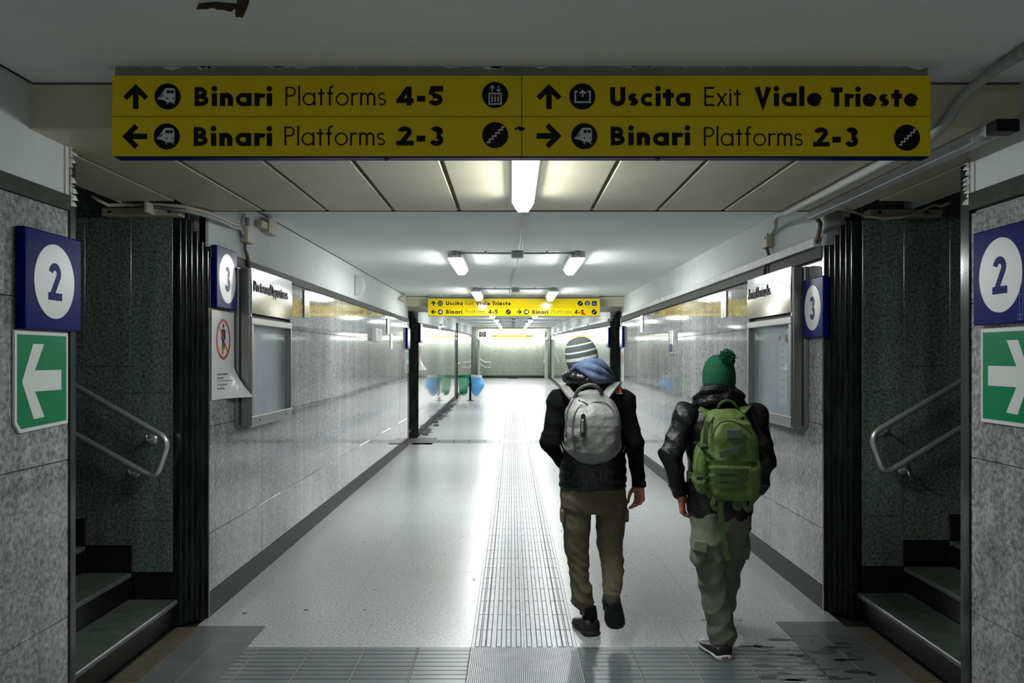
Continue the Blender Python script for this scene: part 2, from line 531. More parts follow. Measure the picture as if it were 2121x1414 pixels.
# --- floor
fl = MB()
fl.box(-2.3,2.4,-6,17.3,-.08,-.02).box(-2.3,2.4,17.3,47,-.08,-.02)
floor = setting('floor', M_grout, fl)
T0, T1 = -.231, .369
def rows(a, b, step):
    n = max(1, round((b-a)/step)); return [(a+(b-a)*i/n, a+(b-a)*(i+1)/n) for i in range(n)]
boxes = []
cols_l = rows(XL-.01, T0, .85); cols_r = rows(T1, XR+.01, .85)
for (a, b) in rows(5.281, 16.2, 1.2) + rows(17.281, 28.0, 1.2) + rows(28.0, 47.0, 2.4):
    for (x0,x1) in cols_l + cols_r:
        boxes.append((x0+.0006,x1-.0006,a+.0006,b-.0006,-.02,0))
for (a, b) in [(4.816,5.281),(16.816,17.281)]:
    for (x0,x1) in rows(-1.504, T0, .7)+rows(T1, 1.634, .7): boxes.append((x0+.0006,x1-.0006,a+.0006,b-.0006,-.02,0))
for (a, b) in rows(-6, 3.5, 1.2)+[(3.5,4.216)]:
    for (x0,x1) in cols_l + cols_r: boxes.append((x0+.0006,x1-.0006,a+.0006,b-.0006,-.02,0))
slab_parts(floor, 'floor_slab', boxes, M_terr, .0008)
boxes_x = [(XL-.01,-1.505,5.1965+m,5.2804+m,-.02,0) for m in (0,12.0)]
slab_parts(floor, 'floor_slab', boxes_x, M_terr, .0008)
for m in (0, 12.0):
    b1 = []; b2 = []
    for (a, b) in rows(3.9+m if m else 4.216, 5.195+m, .3):
        b1 += [(-1.899,-1.7035,a+.001,b-.001,-.02,0), (-1.7005,-1.505,a+.001,b-.001,-.02,0)]
    for (a, b) in rows(3.9+m if m else 4.216, 5.28+m, .3):
        b1 += [(1.635,1.8305,a+.001,b-.001,-.02,0), (1.8335,2.039,a+.001,b-.001,-.02,0)]
    slab_parts(floor, 'smooth_tile', b1, M_plain, .001)
    for (a, b) in rows(3.9+m, 5.19+m, .43):
        b2 += [(-2.05,-1.902,a+.002,b-.002,-.02,-.003), (2.042,2.185,a+.002,b-.002,-.02,-.003)]
    slab_parts(floor, 'drain_strip', b2, M_drain, .002)
    # ribbed warning tiles either side of the guide strip
    def ribbed(w, d=.6):
        b = MB(); b.box(0,w-.004,0,d-.004,-.02,-.003,1)
        n = 10
        for k in range(n):
            y = d*k/n
            b.bbox(.003,w-.007,y+.003,y+d/n-.003,-.004,.0015,.0015,0)
        return b
    cache = {}
    xs = [-1.504,-1.431,-1.131,-.831,-.531,-.231]; xr_ = [.369,.669,.969,1.269,1.569,1.634]
    for seq in (xs, xr_):
        for i in range(len(seq)-1):
            w = round(seq[i+1]-seq[i],3)
            loc = Vector((seq[i]+w/2, 4.516+m, -.02))
            if w in cache:
                o = cache[w].copy(); C.objects.link(o); o.location = loc - WL['floor']; WL[o.name] = loc
            else:
                b = ribbed(w)
                b.v = [(v[0]+seq[i], v[1]+4.216+m, v[2]) for v in b.v]
                cache[w] = b.build('ribbed_tile', [M_rib, M_grout], floor, fix=False)
    if m == 0:
        gl = MB()
        for x in xs[1:]+xr_[:-1]: gl.box(x-.004,x+.003,4.216,4.816,-.01,.0005)
        gl.build('grout_line', M_lgrout, floor)
    # fine-chequered tiles in the crossing
    def cheq(nx=20):
        b = MB(); s_ = .2; p_ = s_/nx; b.box(0,s_-.0015,0,s_-.0015,-.02,-.0008,1)
        for i in range(nx):
            for j in range(nx):
                b.box(i*p_+.0012,(i+1)*p_-.0012,j*p_+.0012,(j+1)*p_-.0012,-.001,.0012,0,skip='b')
        return b
    first = None
    for j in range(3):
        for i in range(3):
            x0, y0 = T0+.2*i, 4.216+.2*j+m
            loc = Vector((x0+.1, y0+.1, -.02))
            if first is None:
                b = cheq(20 if m == 0 else 4); b.v = [(v[0]+x0, v[1]+y0, v[2]) for v in b.v]
                first = b.build('chequered_tile', [M_tile, M_grout], floor, fix=False)
            else:
                o = first.copy(); C.objects.link(o); o.location = loc - WL['floor']; WL[o.name] = loc

# guide strip of raised bars outlined by grooves
BARS = [(.023,.043),(.057,.076),(.086,.1085),(.143,.167),(.1995,.223),(.258,.2805)]
def guide(mirror=False, g=.0042, h=.003):
    b = MB(); b.box(0,.3,0,.3,-.02,-.003,1)
    bars = [(.3-c,.3-a) for (a,c) in BARS[::-1]] if mirror else BARS
    x = .0008
    for (a,c) in bars:
        b.box(x,a-g,.0004,.2996,-.004,0,0,skip='b')
        b.box(a,c,.005,.295,-.004,h,0,skip='b'); x = c+g
    b.box(x,.2992,.0004,.2996,-.004,0,0,skip='b')
    return b
gt = [None, None]
n = 38
for r in range(n):
    y0 = 4.816+.2996*r
    for k in (0,1):
        x0 = T0+.3*k
        loc = Vector((x0+.15, y0+.15, -.02))
        if gt[k] is None:
            b = guide(k == 1); b.v = [(v[0]+x0, v[1]+y0, v[2]) for v in b.v]
            gt[k] = b.build('guide_tile', [M_tile, M_grout], floor, fix=False)
        else:
            o = gt[k].copy(); C.objects.link(o); o.location = loc - WL['floor']; WL[o.name] = loc
b = MB()
for r in range(97):
    y0 = 16.816+.3*r
    for k in (0,1):
        t = guide(k == 1); x0 = T0+.3*k
        if y0 > 24:
            t = MB(); t.box(0,.3,0,.3,-.02,-.003,1); t.box(0,.3,0,.3,-.004,.001,0)
        t.v = [(v[0]+x0, v[1]+y0, v[2]) for v in t.v]; b.add(t)
b.build('guide_strip', [M_tile, M_grout], floor, fix=False, kind='stuff')
setting('floor', M_terr, MB().box(T0,T1,-6,4.215,-.02,0))
# tiny drain-edge kerbs
# --- far end
fw = setting('wall_far', mat('far wall mortar', (120,124,116), .8), MB().box(-3.2,2.6,46.6,46.75,-.1,3.4))
sl = []
xs = rows(-3.1,2.5,1.1)
for (z0,z1) in [(.14,.72),(.72,1.5),(1.5,2.6)]:
    for (x0,x1) in xs: sl.append((x0+.002,x1-.002,46.56,46.6,z0+.002,z1-.002))
M_farw = granite('far grey-green stone', (132,138,127), (152,158,146), scale=9, streak=.2, rough=.4, spec=.3)
slab_parts(fw, 'granite_slab', sl, M_farw, .003)
setting('baseboard_far', M_black, MB().box(-3.1,1.75,46.5,46.56,0,.13))
setting('trim_6', M_panel, MB().box(-3.0,2.6,44.0,45.6,2.66,2.95))
setting('trim_7', M_black, MB().box(-2.0,2.6,45.95,46.02,2.085,2.11))
setting('wall_recess', M_farw, MB().box(-3.1,-3.0,40.6,46.7,0,3.0).box(2.3,2.4,44.3,46.7,0,3.0))
setting('ceiling', M_ceil, MB().box(-3.2,2.6,45.6,46.7,2.95,3.0).box(-3.1,-2.0,40.6,45.6,2.745,2.8))
setting('trim_8', M_trim, MB().bbox(-2.0,-1.9,40.5,40.65,0,2.3,.01))
setting('trim_8', M_trim, MB().bbox(2.0,2.1,44.2,44.4,0,2.3,.01))
setting('trim_9', M_plaster, MB().bbox(-1.86,-1.74,46.0,46.3,0,2.6,.01))
setting('trim_9', M_plaster, MB().bbox(1.78,1.95,46.0,46.3,0,2.6,.01))
# end of the tunnel behind the viewer
setting('wall_behind', M_wall, MB().box(-2.1,2.2,-6.1,-6,0,2.9))

# dirt: wet marks on the right-hand tiles, grime along the left skirting beyond the second stairs
def blots(name, m, spots, seed):
    random.seed(seed); b = MB()
    for (x, y, rx, ry) in spots:
        n = 14; ph = random.uniform(0,6)
        pts = [(x+rx*math.cos(6.2832*i/n)*(1+.25*math.sin(i*.9+ph)), y+ry*math.sin(6.2832*i/n)*(1+.25*math.sin(i*1.35+ph)), .0014) for i in range(n)]
        b.poly(pts, (0,0,.0003))
    o = b.build(name, m, floor); o['kind'] = 'stuff'
random.seed(21)
blots('damp_marks', mat('damp mark', (52,58,58), .45, spec=.4), [(random.uniform(1.30,1.95), random.uniform(4.3,4.95), random.uniform(.015,.07), random.uniform(.008,.028)) for _ in range(34)], 2)
blots('grime', mat('floor grime', (70,74,78), .6), [(XL+.02+abs(random.gauss(0,.07)), random.uniform(17.6,27), random.uniform(.02,.10), random.uniform(.05,.3)) for _ in range(70)], 3)
blots('gum_spots', mat('trodden gum', (58,60,58), .7), [(random.uniform(-1.8,1.9), random.uniform(4.9,14), random.uniform(.006,.014), random.uniform(.006,.014)) for _ in range(46)], 4)
# ------------------------------------------------------------------ lettering
def arc(cx, cy, rx, ry, a0, a1, n=14):
    return [(cx+rx*math.cos(R(a0+(a1-a0)*i/n)), cy+ry*math.sin(R(a0+(a1-a0)*i/n))) for i in range(n+1)]
XH = .68
def glyph(ch, w):
    """strokes (centre lines), dots and advance width of a geometric sans letter; cap height 1"""
    h = w/2; S_ = []; D_ = []; r = XH/2-h*.8; c = XH/2
    if ch == 'a': S_ = [arc(c,c,r,r,0,360,24), [(XH-h,0),(XH-h,XH)]]; adv = XH
    elif ch == 'd': S_ = [arc(c,c,r,r,0,360,24), [(XH-h,0),(XH-h,1.05)]]; adv = XH
    elif ch == 'p': S_ = [arc(c,c,r,r,0,360,24), [(h,-.34),(h,XH)]]; adv = XH
    elif ch == 'o': S_ = [arc(c,c,r,r,0,360,24)]; adv = XH
    elif ch == 'c': S_ = [arc(c,c,r,r,48,312,20)]; adv = XH*.86
    elif ch == 'e': S_ = [arc(c,c,r,r,0,322,22), [(h,c-.02),(XH-h*.6,c-.02)]]; adv = XH
    elif ch == 'i': S_ = [[(h,0),(h,XH)]]; D_ = [(h,XH+.10+w*.55,w*.6)]; adv = w
    elif ch == 'l': S_ = [[(h,0),(h,1.05)]]; adv = w
    elif ch in 'nu':
        W_ = .42+w*.62; ra = (W_-w)/2
        if ch == 'n': S_ = [[(h,0),(h,XH)], arc(h+ra,XH-h-ra,ra,ra,180,0)+[(W_-h,0)]]
        else: S_ = [[(W_-h,0),(W_-h,XH)], [(h,XH)]+arc(h+ra,h+ra,ra,ra,180,360)]
        adv = W_
    elif ch == 'm':
        W_ = .40+w*.5; ra = (W_-w)/2
        S_ = [[(h,0),(h,XH)], arc(h+ra,XH-h-ra,ra,ra,180,0)+[(W_-h,0)], arc(W_-h+ra,XH-h-ra,ra,ra,180,0)+[(2*W_-w-h,0)]]; adv = 2*W_-w
    elif ch == 'r': S_ = [[(h,0),(h,XH)], arc(h+.21,XH-h-.21,.21,.21,175,55)]; adv = .30+w*.5
    elif ch == 't': a = .13+h; S_ = [[(a,0),(a,.88)], [(0,XH-h),(2*a,XH-h)]]; adv = 2*a
    elif ch == 'f': a = .10+h; S_ = [[(a,0),(a,.84)]+arc(a+.16,.84,.16,.21-h,180,80)[1:], [(0,XH-h),(2*a+.02,XH-h)]]; adv = 2*a+.04
    elif ch == 's':
        q = (XH-w)/4; k = q*1.05+.02
        S_ = [arc(k+h,XH-h-q,k,q,35,260,12)+arc(k+h,h+q,k,q,80,-145,12)]; adv = 2*k+w
    elif ch == 'x': S_ = [[(h*.9,0),(.52-h*.9,XH)], [(h*.9,XH),(.52-h*.9,0)]]; adv = .52
    elif ch == 'v': S_ = [[(h,XH),(.27,0+h*.4),(.54-h,XH)]]; adv = .54
    elif ch == 'z': S_ = [[(0,XH-h),(.46,XH-h)], [(.42,XH-h),(.06,h)], [(0,h),(.48,h)]]; adv = .48
    elif ch == 'B':
        S_ = [[(h,0),(h,1)], [(h,1-h),(.26,1-h)]+arc(.26,.75-h*.4,.2,.25-h*.6,90,-90)[1:]+[(h,.5)], [(h,.5),(.30,.5)]+arc(.30,.25+h*.4,.22,.25-h*.6,90,-90)[1:]+[(h,h)]]; adv = .52+h
    elif ch == 'P': S_ = [[(h,0),(h,1)], [(h,1-h),(.28,1-h)]+arc(.28,.73,.24-h*.3,.27-h,90,-90)[1:]+[(h,.46+h)]]; adv = .52+h*.6
    elif ch == 'D': S_ = [[(h,0),(h,1)], [(h,1-h),(.25,1-h)]+arc(.25,.5,.42-h*.5,.5-h,90,-90)[1:]+[(h,h)]]; adv = .68+h*.4
    elif ch == 'U': W_ = .55+w*.7; ra = (W_-w)/2; S_ = [[(h,1),(h,h+ra)]+arc(h+ra,h+ra,ra,ra,180,360)[1:]+[(W_-h,1)]]; adv = W_
    elif ch == 'E': S_ = [[(h,0),(h,1)], [(0,1-h),(.5,1-h)], [(0,.5),(.47,.5)], [(0,h),(.5,h)]]; adv = .5
    elif ch == 'V': S_ = [[(h,1),(.38,h*.5),(.76-h,1)]]; adv = .76
    elif ch == 'A': S_ = [[(h,0),(.38,1-h*.5),(.76-h,0)], [(.2,.32),(.56,.32)]]; adv = .76
    elif ch == 'T': S_ = [[(0,1-h),(.56,1-h)], [(.28,0),(.28,1)]]; adv = .56
    elif ch == '-': S_ = [[(0,.36),(.3,.36)]]; adv = .3
    elif ch == '/': S_ = [[(0,-.05),(.34,1.05)]]; adv = .34
    elif ch == '2': S_ = [arc(.29,.71,.29-h,.29-h,172,-38,14)+[(h*1.3,h)], [(0,h),(.6,h)]]; adv = .6
    elif ch == '3': S_ = [arc(.28,.75,.24-h*.8,.25-h,160,-90,14), arc(.28,.26+h*.2,.28-h,.26-h*.6,90,-165,14)]; adv = .57
    elif ch == '4': S_ = [[(.46,0),(.46,1)], [(.44,.96),(h*.8,.26)], [(0,.22+h*.3),(.62,.22+h*.3)]]; adv = .64
    elif ch == '5': S_ = [[(.54,1-h),(.17,1-h),(.10,.55)], arc(.26,.32,.30-h,.32-h,125,-160,16)]; adv = .58
    else: adv = .3
    return S_, D_, adv
def ribbon(pts, w, closed=False):
    """two offset sides of a centre line with mitred joints"""
    n = len(pts); L_ = []; R_ = []
    closed = closed or (n > 3 and abs(pts[0][0]-pts[-1][0]) < 1e-6 and abs(pts[0][1]-pts[-1][1]) < 1e-6)
    for i in range(n):
        if closed: a = pts[i-1] if i else pts[-2]; b = pts[i+1] if i < n-1 else pts[1]
        else: a = pts[max(i-1,0)]; b = pts[min(i+1,n-1)]
        p = pts[i]
        def nrm(q, r):
            dx, dy = r[0]-q[0], r[1]-q[1]; l = math.hypot(dx,dy) or 1; return (-dy/l, dx/l)
        n1 = nrm(a,p) if a != p else nrm(p,b); n2 = nrm(p,b) if b != p else nrm(a,p)
        mx, my = n1[0]+n2[0], n1[1]+n2[1]; l = math.hypot(mx,my) or 1; mx /= l; my /= l
        k = min(1/max(.35, mx*n1[0]+my*n1[1]), 2.2)*w/2
        L_.append((p[0]+mx*k, p[1]+my*k)); R_.append((p[0]-mx*k, p[1]-my*k))
    return L_, R_
class Plane:
    """a sign face: u to the reader's right, v up, n towards the reader"""
    def __init__(s, o, u, v, n): s.o, s.u, s.v, s.n = Vector(o), Vector(u), Vector(v), Vector(n)
    def at(s, u, v, n=0): return tuple(s.o + s.u*u + s.v*v + s.n*n)
def stroke(mb, pl, pts, w, lift=.0012, m=0):
    L_, R_ = ribbon(pts, w)
    b = len(mb.v); n = len(pts)
    mb.v += [pl.at(a,c,lift) for a,c in L_] + [pl.at(a,c,lift) for a,c in R_] + [pl.at(a,c,0) for a,c in L_] + [pl.at(a,c,0) for a,c in R_]
    for i in range(n-1):
        mb.face([b+i, b+i+1, b+n+i+1, b+n+i], m)
        mb.face([b+i, b+2*n+i, b+2*n+i+1, b+i+1], m)
        mb.face([b+n+i, b+n+i+1, b+3*n+i+1, b+3*n+i], m)
def disc(mb, pl, cu, cv, r, lift=.0012, m=0, ry=None, n=28, a0=0, a1=360):
    full = abs(a1-a0) >= 360
    pts = [(cu+r*math.cos(R(a0+(a1-a0)*i/n)), cv+(ry or r)*math.sin(R(a0+(a1-a0)*i/n))) for i in range(n if full else n+1)]
    flat(mb, pl, pts, lift, m)
def flat(mb, pl, pts, lift=.0012, m=0):
    b = len(mb.v); k = len(pts)
    mb.v += [pl.at(a,c,lift) for a,c in pts] + [pl.at(a,c,0) for a,c in pts]
    mb.face([b+i for i in range(k)], m)
    for i in range(k):
        j = (i+1) % k; mb.face([b+i, b+k+i, b+k+j, b+j], m)
def rect(mb, pl, u0, u1, v0, v1, lift=.0012, m=0): flat(mb, pl, [(u0,v0),(u1,v0),(u1,v1),(u0,v1)], lift, m)
def write(mb, pl, s, u0, u1, v0, cap, w, gap=None, lift=.0012, m=0):
    """set a word between u0 and u1, base line v0"""
    gap = gap if gap is not None else (.10 if w > .12 else .13)
    items = []; x = 0; ch_ = {}
    for ch in s:
        if ch == ' ': x += .3; continue
        S_, D_, adv = glyph(ch, w); items.append((x, S_, D_)); ch_[x] = ch; x += adv+gap
    tot = x-gap; sx = (u1-u0)/(tot*cap)
    for (x, S_, D_) in items:
        for q, p in enumerate(S_):
            k = .8 if (ch_[x] in 'adpocesBPDr2345' and (len(p) > 5 or ch_[x] in 'B24')) else 1.0
            stroke(mb, pl, [(u0+(x+a)*cap*sx, v0+c*cap) for a,c in p], k*w*cap*max(.5+.5*sx, .9), lift+.0003*q, m)
        for (a,c,r) in D_: disc(mb, pl, u0+(x+a)*cap*sx, v0+c*cap, r*cap, lift, m, n=18)
def arrow(mb, pl, cu, cv, sz, ang, lift=.0012, m=0):
    """chevron arrow with a stem, pointing up at ang 0, turned anticlockwise"""
    ca, sa = math.cos(R(ang)), math.sin(R(ang))
    t = lambda p: (cu+(p[0]*ca-p[1]*sa)*sz, cv+(p[0]*sa+p[1]*ca)*sz)
    pts = [(0,.5),(.5,0),(.355,-.14),(.11,.10),(.11,-.5),(-.11,-.5),(-.11,.10),(-.355,-.14),(-.5,0)]
    for q in ([pts[i] for i in (0,1,2,3)], [pts[i] for i in (0,3,4,5,6)], [pts[i] for i in (0,6,7,8)]):
        flat(mb, pl, [t(p) for p in q], lift, m)
def fat_arrow(mb, pl, pts, lift, m=0):
    for q in pts: flat(mb, pl, q, lift, m)
def picto(mb, pl, kind, cu, cv, r, lift=.0012):
    """round pictogram: ink = material 0, white = 1, blue = 2"""
    if kind == 'chair':
        rect(mb, pl, cu-r, cu+r, cv-r, cv+r, lift, 2)
    else: disc(mb, pl, cu, cv, r, lift, 0, n=36)
    L2 = lift+.0008; L3 = lift+.0016
    T = lambda pts: [(cu+a*r, cv+b*r) for a,b in pts]
    if kind == 'train':
        flat(mb, pl, T([(-.78,-.16),(-.60,-.02),(-.36,.34),(-.22,.56),(-.08,.64),(.36,.64),(.52,.58),(.58,.40),(.58,-.30),(.50,-.46),(.02,-.46),(-.30,-.30),(-.74,-.20)]), L2, 1)
        flat(mb, pl, T([(-.06,.24),(-.06,.46),(.20,.46),(.20,.24)]), L3, 0); flat(mb, pl, T([(.24,.24),(.24,.46),(.48,.46),(.48,.24)]), L3, 0)
        flat(mb, pl, T([(-.62,-.14),(-.36,.18),(-.30,.20),(-.38,.02)]), L3, 0)
        disc(mb, pl, cu+.0*r, cv-.16*r, .06*r, L3, 0, n=10); disc(mb, pl, cu+.46*r, cv-.16*r, .06*r, L3, 0, n=10)
        stroke(mb, pl, T([(-.08,-.44),(.06,-.62)]), .06*r, L2, 1); stroke(mb, pl, T([(.38,-.44),(.58,-.62)]), .06*r, L2, 1)
    elif kind == 'exit':
        stroke(mb, pl, T([(-.36,.38),(-.54,.38),(-.54,-.44),(.58,-.44),(.58,.38),(.40,.38)]), .12*r, L2, 1)
        stroke(mb, pl, T([(-.22,.22),(.02,.44),(.26,.22)]), .12*r, L2, 1); stroke(mb, pl, T([(.02,.40),(.02,-.04)]), .12*r, L2, 1)
    elif kind == 'lift':
        stroke(mb, pl, T([(-.46,-.70),(-.46,.10),(.46,.10),(.46,-.70),(-.46,-.70)]), .10*r, L2, 1)
        for x in (-.24,0,.24):
            disc(mb, pl, cu+x*r, cv-.10*r, .06*r, L2, 1, n=8); stroke(mb, pl, T([(x,-.18),(x,-.54)]), .12*r, L2, 1)
        for x, d in ((-.22,1),(.26,-1)):
            stroke(mb, pl, T([(x,.24),(x,.70)]), .08*r, L2, 1)
            e = .70 if d > 0 else .24
            stroke(mb, pl, T([(x-.16,e-d*.18),(x,e),(x+.16,e-d*.18)]), .08*r, L2, 1)
    elif kind == 'stairs':
        p = []; x, y = -.66, -.56
        p.append((x,y))
        for k in range(5):
            x += .24; p.append((x,y)); y += .24
            if k < 5: p.append((x,y))
        p.append((.72,y)); p = [(a,min(b,.62)) for a,b in p]
        stroke(mb, pl, T(p), .11*r, L2, 1)
    elif kind == 'chair':
        disc(mb, pl, cu-.1*r, cv+.66*r, .14*r, L2, 1, n=12)
        stroke(mb, pl, T([(-.1,.5),(-.1,-.05),(.36,-.05),(.6,-.6)]), .14*r, L2, 1)
        stroke(mb, pl, T(arc(-.12,-.25,.42,.42,120,330,12)), .1*r, L2, 1)
def words_mesh(txt, size, pl, u, v, mb, m=0, lift=.001, xs=1.0):
    """small print through a text curve turned into triangles"""
    cu = bpy.data.curves.new('t', 'FONT'); cu.body = txt; cu.size = size; cu.resolution_u = 1; cu.offset = size*.012
    o = bpy.data.objects.new('t', cu); C.objects.link(o)
    me = o.to_mesh(); b = len(mb.v)
    mb.v += [pl.at(u+q.co.x*xs, v+q.co.y, lift) for q in me.vertices]
    for p in me.polygons: mb.face([b+i for i in p.vertices], m)
    o.to_mesh_clear(); bpy.data.objects.remove(o); bpy.data.curves.remove(cu)

# ------------------------------------------------------------------ the two hanging direction signs
def hanging_sign(label, y, x0, w, z0, z1, div, items, upper_div=None, stain=False):
    root = thing('direction_sign', (x0+w/2, y+.03, z0), label=label, cat='sign')
    zm = div
    pieces = [(x0, x0+upper_div if upper_div else x0+w, zm+.0012, z1), (x0, x0+(1.541 if not upper_div else upper_div), z0, zm-.0012)]
    b = MB(); b.bbox(x0,x0+w,y+.012,y+.07,z0-.004,z1+.002,.004,0)
    b.build('sign_case', [M_blueside], root)
    if upper_div: cells = [(0,upper_div,1),(upper_div,w,1),(0,upper_div,0),(upper_div,w,0)]
    else: cells = [(0,w,1),(0,items['lowdiv'],0),(items['lowdiv'],w,0)]
    for (a,c,t) in cells:
        zz = (zm+.0012,z1) if t else (z0,zm-.0012)
        MB().bbox(x0+a+(.0012 if a else 0),x0+c-.0012,y,y+.014,zz[0],zz[1],.001).build('sign_panel', M_yel, root)
    pl = Plane((x0, y, z0), (1,0,0), (0,0,1), (0,-1,0))
    for it in items['text']:
        b = MB(); write(b, pl, *it); b.build('word', [M_ink], root, fix=False)
    for it in items['arrows']:
        b = MB(); arrow(b, pl, *it); b.build('arrow', [M_ink], root, fix=False)
    for (k,u,v,r) in items['picto']:
        b = MB(); picto(b, pl, k, u, v, r); b.build('pictogram', [M_ink, M_wpict, M_blue], root, fix=False)
    return root, pl
U = lambda px: (px-234)/1691*3.08
SX0, SW, SZ0, SZ1 = -1.504, 3.08, 2.405, 2.706
r1, r2 = .186, .036       # row base lines
cp = .0715
it = {'text': [('Binari',U(403),U(565),.186,cp,.245),('Platforms',U(592),U(800),.188,cp,.095),('4-5',U(821),U(920),.188,cp,.245),
               ('Binari',U(401),U(565),.036,cp,.245),('Platforms',U(590),U(798),.038,cp,.095),('2-3',U(821),U(921),.038,cp,.245),
               ('Uscita',U(1262),U(1428),.186,cp,.245),('Exit',U(1457),U(1532),.186,cp,.095),('Viale',U(1560),U(1700),.186,cp,.245),('Trieste',U(1718),U(1898),.184,cp,.245),
               ('Binari',U(1262),U(1428),.038,cp,.245),('Platforms',U(1456),U(1660),.036,cp,.095),('2-3',U(1681),U(1777),.034,cp,.245)],
      'arrows': [(U(283),.222,.094,0),(U(281),.072,.094,90),(U(1136),.222,.094,0),(U(1136),.074,.094,-90)],
      'picto': [('train',U(349),.222,.049),('train',U(347),.072,.049),('lift',U(1025),.228,.049),('stairs',U(1025),.077,.049),
                ('exit',U(1205),.222,.049),('train',U(1209),.073,.049),('stairs',U(1875),.067,.049)]}
sign1, pl1 = hanging_sign('long yellow platform and exit sign under the ceiling edge, topmost and closest', 3.19, SX0, SW, SZ0, SZ1, 2.5525, it, upper_div=U(1080))
b = MB(); stroke(b, pl1, [(U(1066),.098),(U(1074),.106),(U(1086),.100)], .006, .004); disc(b, pl1, U(1079), .099, .011, .003, ry=.006, n=10)
b.build('blue_scrap', M_blue, sign1, fix=False, label='small torn blue scrap')
for px in (798,1364):
    MB().ring((SX0+U(px),3.22,2.392), [(.006,0),(.009,.006),(.009,.012)], 8).build('bolt', M_steel, sign1)
U2 = lambda px: (px-887)/357*3.08
it = {'lowdiv': U2(1065.3),
      'text': [('Uscita',U2(924.4),U2(959),.19,cp,.245),('Exit',U2(964.4),U2(980.4),.19,cp,.095),('Viale',U2(986.7),U2(1016),.19,cp,.245),('Trieste',U2(1021),U2(1059),.19,cp,.245),
               ('Binari',U2(924),U2(958.6),.04,cp,.245),('Platforms',U2(964.4),U2(1007.5),.04,cp,.095),('4-5',U2(1012),U2(1032.2),.04,cp,.245),
               ('Binari',U2(1103),U2(1136.8),.036,cp,.245),('Platforms',U2(1142.8),U2(1185.7),.036,cp,.095),('4-5',U2(1190.7),U2(1211),.036,cp,.245)],
      'arrows': [(U2(898.4),.225,.094,0),(U2(898.4),.072,.094,90),(U2(1076.4),.072,.094,-90)],
      'picto': [('exit',U2(912.5),.224,.047),('stairs',U2(1203),.224,.047),('lift',U2(1217.6),.224,.047),('chair',U2(1232),.224,.043),
                ('train',U2(912.9),.072,.047),('stairs',U2(1053.7),.072,.047),('train',U2(1091.3),.072,.047),('stairs',U2(1232),.07,.047)]}
sign2, pl2 = hanging_sign('distant yellow exit and platform sign beyond the two ceiling lamp pairs', 15.19, -1.504, SW, 2.375, 2.68, 2.5275, it)
b = MB(); flat(b, pl2, [(U2(1205),.022),(U2(1216),.022),(U2(1212),.045),(U2(1208.5),.06),(U2(1206),.085)], .004)
b.build('red_patch', M_red, sign2, fix=False, label='torn red sticker over the figure five')
for m_ in (0,12.0):
    b = MB(); b.box(-1.5,1.57,3.205+m_,3.385+m_,2.708,2.744)
    o = setting('trim_10', mat('grey fixing board', (118,122,112), .8, col2=(136,138,128), nscale=6), b)
    b = MB(); random.seed(11)
    for k in range(26):      # flakes of white paint clinging to the board
        x = random.uniform(-1.45,1.5); w_ = random.uniform(.015,.09); hh = random.uniform(.004,.014)
        pts = [(x,3.2045+m_,2.744),(x+w_*.2,3.2045+m_,2.744-hh*.6),(x+w_*.5,3.2045+m_,2.744-hh),(x+w_*.7,3.2045+m_,2.744-hh*.5),(x+w_,3.2045+m_,2.744)]
        b.poly(pts, (0,-.003,0))
    b.build('paint_flakes', M_plaster, o).__setitem__('kind','stuff')

# ------------------------------------------------------------------ signs on the walls
def wall_plane(side, y0, z0, proud):
    """reader's u runs away from the camera on the left wall, towards it on the right wall"""
    if side < 0: return Plane((XL+proud, y0, z0), (0,1,0), (0,0,1), (1,0,0))
    return Plane((XR-proud, y0, z0), (0,-1,0), (0,0,1), (-1,0,0))
def wall_box(mb, side, y0, y1, z0, z1, d0, d1, c=.003, m=0):
    s = side; X = XL if s < 0 else XR
    xs = sorted((X-s*d0, X-s*d1)); mb.bbox(xs[0],xs[1],y0,y1,z0,z1,c,m)
def number_sign(side, ch, y0, y1, z0, z1, label, cdz=0, d=.305, proud=.042):
    X = XL if side < 0 else XR
    root = thing('platform_sign', (X-side*.02, (y0+y1)/2, z0), label=label, cat='sign')
    b = MB(); wall_box(b, side, y0, y1, z0, z1, .001, proud, .006); b.build('sign_box', M_blue, root)
    W_ = y1-y0
    pl = wall_plane(side, y0 if side < 0 else y1, z0, proud)
    b = MB(); disc(b, pl, W_/2, (z1-z0)/2+cdz, d/2, .0012, 0, n=48); b.build('white_disc', M_white, root, fix=False)
    b = MB(); hh = d*.52; ww = d*.34
    write(b, pl, ch, W_/2-ww/2, W_/2+ww/2, (z1-z0)/2+cdz-hh/2, hh, .23, lift=.0024)
    b.build('numeral', M_blue, root, fix=False)
    return root
n2l = number_sign(-1, '2', 3.27, 3.70, 1.758, 2.155, 'blue platform 2 sign above the green left-pointing arrow sign')
n3l = number_sign(-1, '3', 5.40, 5.80, 1.962, 2.362, 'blue platform 3 sign above the crossed-out walker notice', d=.325)
n2r = number_sign( 1, '2', 3.25, 3.66, 1.783, 2.180, 'blue platform 2 sign above the green right-pointing arrow sign, scribbled at its edge')
n3r = number_sign( 1, '3', 5.425, 5.80, 1.774, 2.168, 'blue platform 3 sign beside the arrivals case', d=.2975)
pl = wall_plane(1, 3.66, 1.783, .042); b = MB()
stroke(b, pl, [(.345,.16),(.338,.11),(.34,.03)], .0018); stroke(b, pl, [(.36,.17),(.362,.10),(.36,.03)], .0018); stroke(b, pl, [(.338,.11),(.362,.11)], .0018)
for q in (.335,.352): stroke(b, pl, arc(q,.022,.008,.012,0,360,12), .0018)
b.build('scribble', mat('pale blue scribble', (90,130,170), .5), n2r, fix=False)
